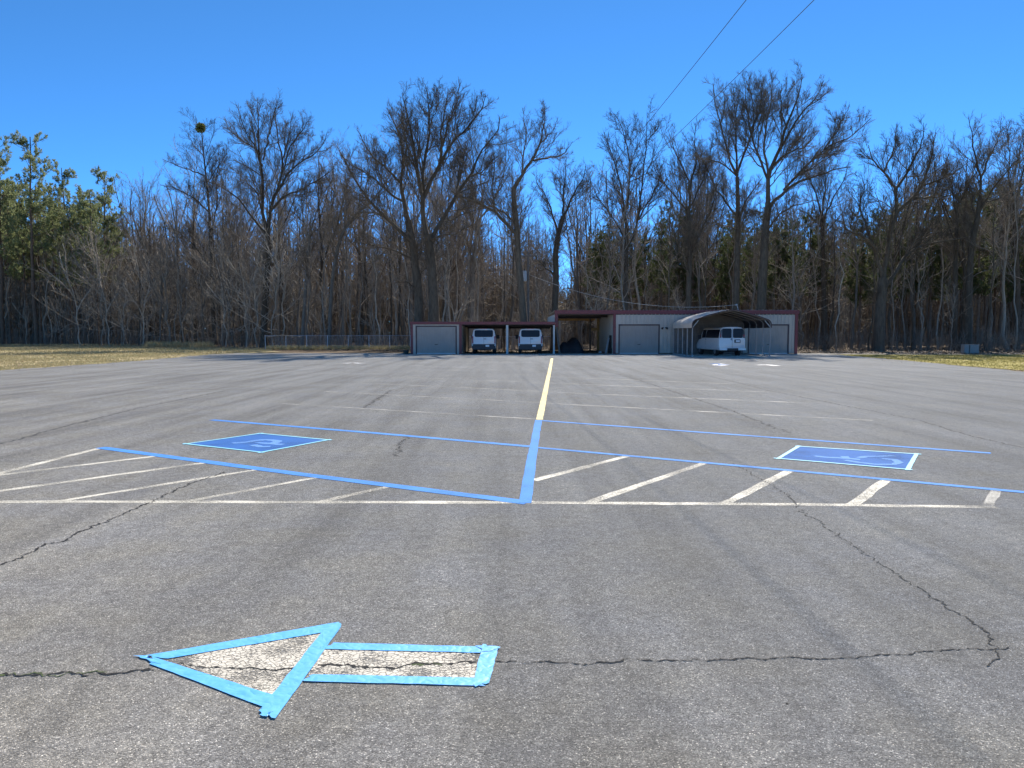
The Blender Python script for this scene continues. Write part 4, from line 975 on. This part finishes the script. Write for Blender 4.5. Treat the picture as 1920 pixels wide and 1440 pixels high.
for j in range(5):
    y = CY0+.08 + (CY1-CY0-.16)*j/4
    MB().tube([(x, y, z) for x, z in a0[1:-1]], .03, 6).build('arch_frame', M['cpost'], cp)
    for xx in (CX0+.04, CX1-.04): MB().box(xx-.03, xx+.03, y-.03, y+.03, .06, 2.4).build('post', M['cpost'], cp)
for xx in (CX0+.04, CX1-.04): MB().box(xx-.035, xx+.035, CY0, CY1, .0, .06).build('base_rail', M['galv'], cp)
for s, xx in ((1, CX0+.04), (-1, CX1-.04)):
    MB().bar((xx, CY0+.05, 2.1), (xx+s*.42, CY0+.05, 2.62), .035).build('corner_brace', M['postgrey'], cp)
    MB().bar((xx, CY0+.1, 2.16), (xx, CY0+.7, 2.4), .03).build('corner_brace', M['postgrey'], cp)
# --- fence behind the lot, left of the shed
def fence(x0, x1, Y, n, lab, h=1.45):
    f = empty('chain_link_fence', (0, 0, 0), lab, 'fence')
    for i in range(n+1):
        x = x0+(x1-x0)*i/n; MB().tube([(x, Y, -.06), (x, Y, h+.03)], .035, 8).build('post', M['galv'], f)
    MB().tube([(x0, Y, h), ((x0+x1)/2, Y, h-.02), (x1, Y, h)], .024, 6).build('top_rail', M['galv'], f)
    V = []; st = .11; nd_ = int((x1-x0)/st); P = []
    for i in range(nd_):
        xx = x0+i*st
        for s in (1, -1):
            b = xx+s*h*.8
            if x0 <= b <= x1: P.append([(xx, Y-.03, 0), ((xx+b)/2, Y-.03, h/2), (b, Y-.03, h)])
    P = np.array(P); tubes('chain_link_mesh', [(P, np.full(P.shape[:2], .003), 3)], M['galv'], f)
    return f
fence(X(498, 80), X(770, 80), 80, 7, 'grey chain link fence running left from the van shed along the wood')
fence(X(862, 84), X(1035, 84), 84, 5, 'chain link fence seen through the open bays behind the two vans', 1.35)
# fallen pale log along the fence
tag(MB().tube([at(500, 632, 79), at(530, 629, 79.4), at(566, 632, 79.7)], [.07, .06, .04], 8).build('fallen_branch', M['bark_brown']), 'pale fallen branch lying along the left end of the fence top', 'branch')
for px, lab in ((1187-0, None),):
    pass
for pxs, Y, lab in ((938, 82.5, 'pale tree stump between the two white vans, seen through the left bay'), (962, 82, 'pale tree stump at the left edge of the right van bay')):
    xx = X(pxs, Y); tag(MB().tube([(xx, Y, -.06), (xx+.02, Y, .5), (xx+.03, Y, 1.15)], [.3, .22, .18], 10).build('tree_stump', M['bark_pale']), lab, 'stump', 'pale stumps behind the van bays')
# grey cabinets on the right
YC = 64.2; c1, c2, c3, c4 = X(1807.5, YC), X(1816.5, YC), X(1818, YC), X(1835, YC)
for a, b, lab, dd in ((c1, c2, 'narrow grey utility cabinet, left one of the two by the right lawn', .5), (c3, c4, 'wide grey utility cabinet, right one of the two by the right lawn', .6)):
    g = empty('utility_cabinet', ((a+b)/2, YC, 0), lab, 'utility cabinet', 'grey utility cabinets by the lawn'); w_ = (b-a)/2
    MB().box(-w_, w_, 0, dd, -.05, .72).build('body', M['cabinet'], g, bevel=.012)
    MB().box(-w_-.02, w_+.02, -.02, dd+.02, .723, .755).build('lid', M['cabinet'], g, bevel=.01)
    MB().box(-w_+.05, w_-.05, -.012, -.002, .08, .66).build('door_panel', M['cabinet'], g)
    MB().box(-w_-.03, w_+.03, -.05, dd+.05, -.06, .0).build('plinth', M['wall'], g)
# ------------------------------------------------------------------ vans (local: tail at y=0, nose towards +y)
def section(half, top, bot, tumble=.12, n=6, W=None):
    """half outline of a body section from sill to roof centre"""
    h = top-bot
    return [(half*.93, bot), (half*.985, bot+.06), (half, bot+.3*min(h, 1.6)/1.0*.6), (half*1.0, bot+.45*h), (half*(1-tumble*.35), bot+.66*h), (half*(1-tumble*.75), bot+.84*h),
            (half*(1-tumble*1.1), bot+.93*h), (half*(1-tumble*1.9), bot+.98*h), (half*.45, top), (0, top+.012)]
def loft(stations, half, bot, tumble):
    mb = MB(); ring = []
    for y, top, hw, slant in stations:
        s = section(half*hw, top, bot, tumble)
        full = [(x, z) for x, z in s] + [(-x, z) for x, z in s[-2::-1]]
        ring.append([(x, y + slant*max(0, (z-bot)/(top-bot)), z) for x, z in full])
    n = len(ring[0])
    for r in ring: mb.v += r
    for j in range(len(ring)-1):
        for i in range(n-1): mb.f.append((j*n+i, j*n+i+1, (j+1)*n+i+1, (j+1)*n+i))
        mb.f.append((j*n+n-1, j*n, (j+1)*n, (j+1)*n+n-1))
    mb.f.append(tuple(range(n))[::-1]); mb.f.append(tuple((len(ring)-1)*n+i for i in range(n)))
    return mb
def xat(half, top, bot, tumble, z):
    s = section(half, top, bot, tumble)
    for (xa_, za), (xb_, zb) in zip(s[:-1], s[1:]):
        if za <= z <= zb: return xa_ + (xb_-xa_)*(z-za)/max(1e-6, zb-za)
    return s[-1][0]
def rr(x0, x1, z0, z1, r, n=4):
    P = []
    for cx, cz, a0 in ((x1-r, z1-r, 0), (x0+r, z1-r, 90), (x0+r, z0+r, 180), (x1-r, z0+r, 270)):
        for k in range(n+1):
            a = math.radians(a0+90*k/n); P.append((cx+r*math.cos(a), cz+r*math.sin(a)))
    return P
def tailpanel(poly, y0, sl, bot, top, th=.012, off=.004):
    n = len(poly); f = lambda z: y0 + sl*max(0, (z-bot)/(top-bot)) - off
    return MB().add([(x, f(z), z) for x, z in poly] + [(x, f(z)-th, z) for x, z in poly], [tuple(range(n)), tuple(range(2*n-1, n-1, -1))] + [(i, i+n, (i+1) % n+n, (i+1) % n) for i in range(n)])
def sidepanel(side, y0, y1, z0, z1, half, top, bot, tum, off=.008):
    mb = MB(); zs = [z0+(z1-z0)*k/4 for k in range(5)]
    V = [(side*(xat(half, top, bot, tum, z)+off), y, z) for y in (y0, y1) for z in zs] + [(side*(xat(half, top, bot, tum, z)-.02), y, z) for y in (y0, y1) for z in zs]
    mb.add(V, [(i, i+1, 5+i+1, 5+i) for i in range(4)] + [(0, 5, 15, 10), (4, 9, 19, 14), (0, 1, 11, 10), (1, 2, 12, 11), (2, 3, 13, 12), (3, 4, 14, 13), (5, 6, 16, 15), (6, 7, 17, 16), (7, 8, 18, 17), (8, 9, 19, 18)])
    return mb
def wheel(root, side, half, y, r=.36):
    x1 = side*(half-.04); x0 = side*(half-.29)
    t = MB().cyl((y, r), r, min(x0, x1), max(x0, x1), 24).build('wheel', M['rubber'], root, bevel=.02)
    MB().cyl((y, r), r*.6, x1-.004 if side > 0 else x1-.012, x1+.012 if side > 0 else x1+.004, 18).build('rim', M['rim'], t)
def van_a(loc, lab):
    g = empty('parked_van', loc, lab, 'van', 'white vans in the open shed bays')
    half, top, bot, tum = 1.0, 2.06, .42, .13
    st = [(0, top-.02, .97, .10), (.05, top, .995, .09), (.4, top+.02, 1, 0), (3.2, top+.02, 1, 0), (3.8, top-.02, .995, 0), (4.25, 1.72, .985, 0), (4.75, 1.28, .97, 0), (5.2, 1.14, .93, 0), (5.4, .95, .85, 0)]
    loft(st, half, bot, tum).build('body', M['vanwhite'], g, smooth=True, bevel=.015)
    y0, sl = 0., .10
    tailpanel(rr(-.76, .76, 1.38, 1.94, .13), y0, sl, bot, top).build('rear_window', M['glass'], g)
    tailpanel(rr(-.955, .955, .36, .80, .06), y0, sl, bot, top, .09, .0).build('rear_bumper', M['blackplastic'], g)
    tailpanel(rr(-.008, .008, .8, 1.4, .004), y0, sl, bot, top, .004, .004).build('door_seam', M['blackplastic'], g)
    tailpanel(rr(-.02, .20, 1.2, 1.245, .02), y0, sl, bot, top, .03).build('door_handle', M['blackplastic'], g)
    tailpanel(rr(.28, .40, .86, .90, .015), y0, sl, bot, top, .006).build('badge', M['chrome'], g)
    tailpanel(rr(.15, .45, .58, .74, .015), y0-.095, sl, bot, top, .008).build('licence_plate', M['plate'], g)
    MB().box(-.28, .28, .06, .16, 2.052, 2.085).build('high_brake_lamp', M['redlens'], g)
    for s in (-1, 1):
        tailpanel(rr(min(s*.86, s*.955), max(s*.86, s*.955), .84, 1.45, .04), y0, sl, bot, top, .02).build('tail_lamp', M['redlens'], g)
        tailpanel(rr(s*.93-.05, s*.93+.05, .68, .76, .03), y0-.095, sl, bot, top, .01).build('reflector', M['chrome'], g)
        for a, b in ((.25, 1.3), (1.38, 2.5), (2.6, 3.5)): sidepanel(s, a, b, 1.3, 1.8, half, top+.02, bot, tum).build('side_window', M['glass'], g)
        m_ = MB().box(s*1.02-.05 if s > 0 else -1.22, s*1.02+.2 if s > 0 else -.97, 3.95, 4.05, 1.2, 1.55).build('wing_mirror', M['blackplastic'], g, bevel=.02)
        wheel(g, s, half-.01, 1.0); wheel(g, s, half-.01, 4.5)
    MB().box(-.6, .6, 1.0-.06, 1.0+.06, .28, .40).build('axle', M['blackplastic'], g)
    return g
va = van_a((X(907, 62.9), 63.1, 0), 'white van parked tail outward in the left open bay, dark rear window and black bumper')
def copy_all(o, parent=None):
    c = o.copy(); COL.objects.link(c)
    if parent: c.parent = parent
    for ch in o.children: copy_all(ch, c)
    return c
kids_before = list(va.children)
vb = copy_all(va); vb.location = (X(994.7, 62.9), 63.1, 0); vb['label'] = 'white van parked tail outward in the right open bay, next to the leaning boards'
def van_b(loc, rz):
    g = empty('passenger_van', loc, 'white passenger van numbered 4 standing under the metal carport', 'van', None, rz)
    half, top, bot, tum = .995, 2.06, .40, .16
    st = [(0, top-.05, .975, .07), (.06, top-.01, .998, .06), (.5, top, 1, 0), (3.6, top, 1, 0), (4.2, top-.03, .995, 0), (4.62, 1.74, .985, 0), (5.02, 1.32, .975, 0), (5.5, 1.18, .96, 0), (5.66, .98, .90, 0)]
    loft(st, half, bot, tum).build('body', M['vanwhite'], g, smooth=True, bevel=.015)
    y0, sl = 0., .07
    for s in (-1, 1):
        tailpanel(rr(min(s*.05, s*.78), max(s*.05, s*.80), 1.27, 1.94, .10), y0, sl, bot, top, .010).build('rear_window', M['glass'], g)
        tailpanel([(s*.82, 1.28), (s*.955, 1.28), (s*.90, 1.75), (s*.80, 1.9)][::s], y0, sl, bot, top, .016).build('tail_lamp_surround', M['blackplastic'], g)
        tailpanel(rr(min(s*.84, s*.94), max(s*.84, s*.94), 1.36, 1.52, .02), y0-.018, sl, bot, top, .012).build('tail_lamp', M['redlens'], g)
        tailpanel(rr(min(s*.42, s*1.0), max(s*.42, s*1.0), .42, .54, .03), y0-.02, sl, bot, top, .12, 0).build('bumper_end', M['chrome'], g)
        tailpanel(rr(s*.5-.16, s*.5+.16, .78, .80, .006), y0, sl, bot, top, .006).build('lettering_badge', M['chrome'], g)
        for a, b in ((.2, 3.15), (3.25, 4.12)): sidepanel(s, a, b, 1.27, 1.87, half, top, bot, tum).build('side_window', M['glass'], g)
        MB().box(1.0 if s > 0 else -1.24, 1.24 if s > 0 else -1.0, 4.2, 4.32, 1.18, 1.48).build('wing_mirror', M['blackplastic'], g, bevel=.03)
        sidepanel(s, 3.18, 3.22, .5, 1.85, half, top, bot, tum, .003).build('door_seam', M['blackplastic'], g)
        sidepanel(s, 3.0, 3.12, 1.14, 1.18, half, top, bot, tum, .025).build('door_handle', M['blackplastic'], g)
        wheel(g, s, half-.01, 1.1, .37); wheel(g, s, half-.01, 4.75, .37)
    tailpanel(rr(-.40, .40, .40, .55, .02), y0-.02, sl, bot, top, .14, 0).build('bumper_step', M['blackplastic'], g)
    tailpanel(rr(.16, .62, .93, 1.17, .02), y0, sl, bot, top, .014).build('plate_frame', M['blackplastic'], g)
    tailpanel(rr(.27, .57, .98, 1.12, .01), y0-.016, sl, bot, top, .006).build('licence_plate', M['plate'], g)
    tailpanel(rr(-.008, .008, .58, 1.95, .004), y0, sl, bot, top, .005).build('door_seam', M['blackplastic'], g)
    f4 = MB(); fz = lambda z: y0 + sl*(z-bot)/(top-bot) - .006
    for a, b in (((-.02, 1.30), (-.12, 1.15)), ((-.125, 1.155), (.02, 1.155)), ((-.02, 1.30), (-.02, 1.07))):
        f4.bar((a[0], fz(a[1]), a[1]), (b[0], fz(b[1]), b[1]), .028, .006, up=(0, 1, 0))
    f4.build('number_four', M['blackplastic'], g)
    MB().box(-.7, .7, 1.04, 1.16, .28, .42).build('axle', M['blackplastic'], g)
    MB().box(-.03, .03, .1, 4.9, .3, .38).build('drive_shaft', M['blackplastic'], g)
    return g
van_b((16.3, 56.9, 0), math.radians(4)).scale = (1, 1, 1.05)
# ------------------------------------------------------------------ pole, cans, wires
YP = 75.5; PXX = X(990, YP)
pole = empty('utility_pole', (PXX, YP, 0), 'slim wooden utility pole carrying a grey transformer, half hidden behind the crooked tree', 'utility pole')
MB().tube([(0, 0, -.1), (0, 0, 4.5), (0, 0, 9.6)], [.15, .13, .10], 12).build('shaft', M['woodgrey'], pole)
MB().bar((-.9, 0, 9.2), (.9, 0, 9.2), .1, .1).build('crossarm', M['woodgrey'], pole)
tr = MB().tube([(-.36, -.15, 6.75), (-.36, -.15, 6.85), (-.36, -.15, 7.65), (-.36, -.15, 7.75)], [.22, .25, .25, .2], 14).build('transformer', M['canwhite'], pole)
MB().tube([(-.36, -.15, 7.75), (-.36, -.15, 7.95)], .05, 8).build('bushing', M['blackplastic'], tr)
for s in (-.12, .94): MB().tube([(s*.85, 0, 9.25), (s*.85, 0, 9.42)], .05, 8).build('insulator', M['canwhite'], pole)
def wire(a, b, sag, r, m, lab, n=40, grp=None):
    a = Vector(a); b = Vector(b); pts = []
    for i in range(n+1):
        t = i/n; p = a.lerp(b, t); p.z -= sag*4*t*(1-t); pts.append(p)
    return tag(MB().tube(pts, r, 6).build('overhead_wire', m, smooth=True), lab, 'wire', grp)
wire((PXX-.1, YP, 9.42), (6.75, -8, 10.2), 1.15, .008, M['wire'], 'black overhead wire, left one of the two crossing the sky', grp='black overhead wires')
wire((PXX+.8, YP, 9.42), (8.5, -8, 10.2), 1.15, .008, M['wire'], 'black overhead wire, right one of the two crossing the sky', grp='black overhead wires')
mast = empty('service_mast', (X(1384, 70), 70, BT-.12), 'short pale service mast on the roof above the carport', 'mast')
MB().tube([(0, 0, 0), (-.10, 0, .45), (-.22, 0, .85)], .03, 8).build('pipe', M['canwhite'], mast)
MB().tube([(-.18, 0, .86), (-.36, -.02, .80)], [.07, .04], 8).build('weatherhead', M['canwhite'], mast)
wire((PXX+.1, YP, 7.4), (X(1380, 70)-.1, 70, BT+.70), 1.25, .016, M['wirepale'], 'pale service cable sagging from the pole to the metal building roof')
# ------------------------------------------------------------------ grass, leaves, litter
def inside(x, y, side):
    if side < 0: lim = np.interp(y, [-20, 20, 36, 46, 60, 66, 72, 84], [-23.3, -23.6, -23.4, -23., -24.1, -23.6, -22.5, -26]); return x < lim
    lim = np.interp(y, [-20, 34, 47, 56, 62], [22.6, 22.6, 24.5, 25.3, 25.6]); return x > lim
def blades(name, n, x0, x1, y0, y1, side, L, w, m, ybias=1.):
    x = rng.uniform(x0, x1, n); y = y0 + (y1-y0)*rng.random(n)**ybias; k = inside(x, y, side)
    if side > 0: k &= y < 62.4
    cl = np.sin(x*.9+np.sin(y*.35)*2)*np.sin(y*.55+x*.2); k &= rng.random(n) < .65+.35*cl
    x, y = x[k], y[k]; Q = np.stack([x, y, np.full(len(x), -.045)], 1)
    v, f = slivers(Q, np.tile([0, 0, 1.], (len(x), 1)), 3, L, w, .55)
    return tag(np_mesh(name, v, f, m, smooth=False), kind='stuff')
blades('dry_grass', 95000, -52, -22.8, 30, 66, -1, .075, .009, M['grassblade'], 1.3)
blades('dry_grass', 60000, -95, -22, 64, 104, -1, .13, .016, M['grassblade'])
blades('short_grass', 60000, 22.3, 50, 30, 62.4, 1, .05, .009, M['grassgreen'])
def leaves(name, n, fx, m, s0, s1, z=-.03):
    x, y = fx(n); s = rng.uniform(s0, s1, (len(x), 1)); a = rng.uniform(0, 2*PI, len(x)); ti = rng.normal(size=(len(x), 2))*.35
    u = np.stack([np.cos(a), np.sin(a), ti[:, 0]], 1)*s; v = np.stack([-np.sin(a), np.cos(a), ti[:, 1]], 1)*s*.6
    p = np.stack([x, y, np.full(len(x), z)+s[:, 0]*.5], 1)
    V = np.stack([p-u, p-v, p+u, p+v], 1).reshape(-1, 3); return tag(np_mesh(name, V, np.arange(len(V)).reshape(-1, 4), m, smooth=False), kind='stuff')
def floor_area(n):
    px = rng.uniform(-100, 2050, n); bf = np.interp(px, [-400, 0, 250, 400, 500, 760, 1040, 1500, 1650, 1920, 2300], [108, 106, 102, 95, 84, 72, 74, 66, 64, 63, 62]); Y = bf+rng.random(n)**1.5*30
    x = (px-960)/F*Y; k = ~((x > 7.8) & (x < 23.6) & (Y < 77.5)) & ~((x > -8.6) & (x < -4.2) & (Y < 72.3)) & (Y > 63.5); return x[k], Y[k]
leaves('leaf_litter', 60000, floor_area, M['litter'], .04, .11)
def bays(n):
    x = rng.uniform(-4.3, 8, n); y = rng.uniform(66, 84, n); return x, y
leaves('leaf_litter', 9000, bays, M['litter'], .04, .1)
def eastlawn(n):
    x = rng.uniform(23, 48, n); y = rng.uniform(32, 62, n); k = inside(x, y, 1); return x[k], y[k]
leaves('lawn_leaves', 500, eastlawn, M['litter'], .03, .07, .01)
def westlawn(n):
    x = rng.uniform(-50, -23, n); y = rng.uniform(32, 70, n); k = inside(x, y, -1); return x[k], y[k]
leaves('lawn_leaves', 700, westlawn, M['litter'], .03, .07, .02)
def lotedge(n):
    y = rng.uniform(20, 66, n); s = rng.random(n) < .5; x = np.where(s, -23.2 + np.abs(rng.normal(size=n))*.7, 23.6 - np.abs(rng.normal(size=n))*.8); return x, y
leaves('lawn_leaves', 500, lotedge, M['litter'], .02, .045, .01)
# tall dead grass tuft at the left wood edge, and green weeds
def tufts(name, px0, px1, Y0, Y1, n, L, m):
    px = rng.uniform(px0, px1, n); Y = rng.uniform(Y0, Y1, n); Q = np.stack([(px-960)/F*Y, Y, np.full(n, -.05)], 1)
    v, f = slivers(Q, np.tile([0, 0, 1.], (n, 1)), 9, L, .014, .4); return tag(np_mesh(name, v, f, m, smooth=False), kind='stuff')
tufts('tall_dead_grass', 275, 400, 92, 98, 260, .8, M['grassblade'])
tufts('tall_dead_grass', -20, 275, 101, 108, 400, .35, M['grassblade'])
tufts('tall_dead_grass', 500, 770, 79, 83, 900, .5, M['grassblade'])
# ------------------------------------------------------------------ light
SUN_AZ, SUN_EL = math.radians(20), math.radians(41)
w = bpy.data.worlds.new('World'); S.world = w; w.use_nodes = True
nt = w.node_tree; bg = nt.nodes['Background']
sky = nt.nodes.new('ShaderNodeTexSky'); sky.sky_type = 'NISHITA'; sky.sun_disc = False
sky.sun_elevation = SUN_EL; sky.sun_rotation = SUN_AZ
sky.air_density = 1.0; sky.dust_density = 0; sky.ozone_density = 6.5; sky.altitude = 8000
hs = nt.nodes.new('ShaderNodeHueSaturation'); hs.inputs['Saturation'].default_value = 1.11; hs.inputs['Hue'].default_value = .493
nt.links.new(sky.outputs[0], hs.inputs['Color']); nt.links.new(hs.outputs[0], bg.inputs[0])
bg.inputs[1].default_value = .120
sl = bpy.data.lights.new('sun', 'SUN'); sl.energy = 4.1; sl.angle = math.radians(.53); sl.color = (1, .94, .85)
so = bpy.data.objects.new('sun', sl); COL.objects.link(so)
sd = Vector((math.sin(SUN_AZ)*math.cos(SUN_EL), math.cos(SUN_AZ)*math.cos(SUN_EL), math.sin(SUN_EL)))
so.rotation_euler = sd.to_track_quat('Z', 'Y').to_euler(); so.location = (0, 0, 60)
S.view_settings.view_transform = 'Standard'; S.view_settings.look = 'None'; S.view_settings.exposure = 1.18; S.view_settings.gamma = 1
S.render.engine = 'CYCLES'
S.cycles.transparent_max_bounces = 12
S.cycles.max_bounces = 5
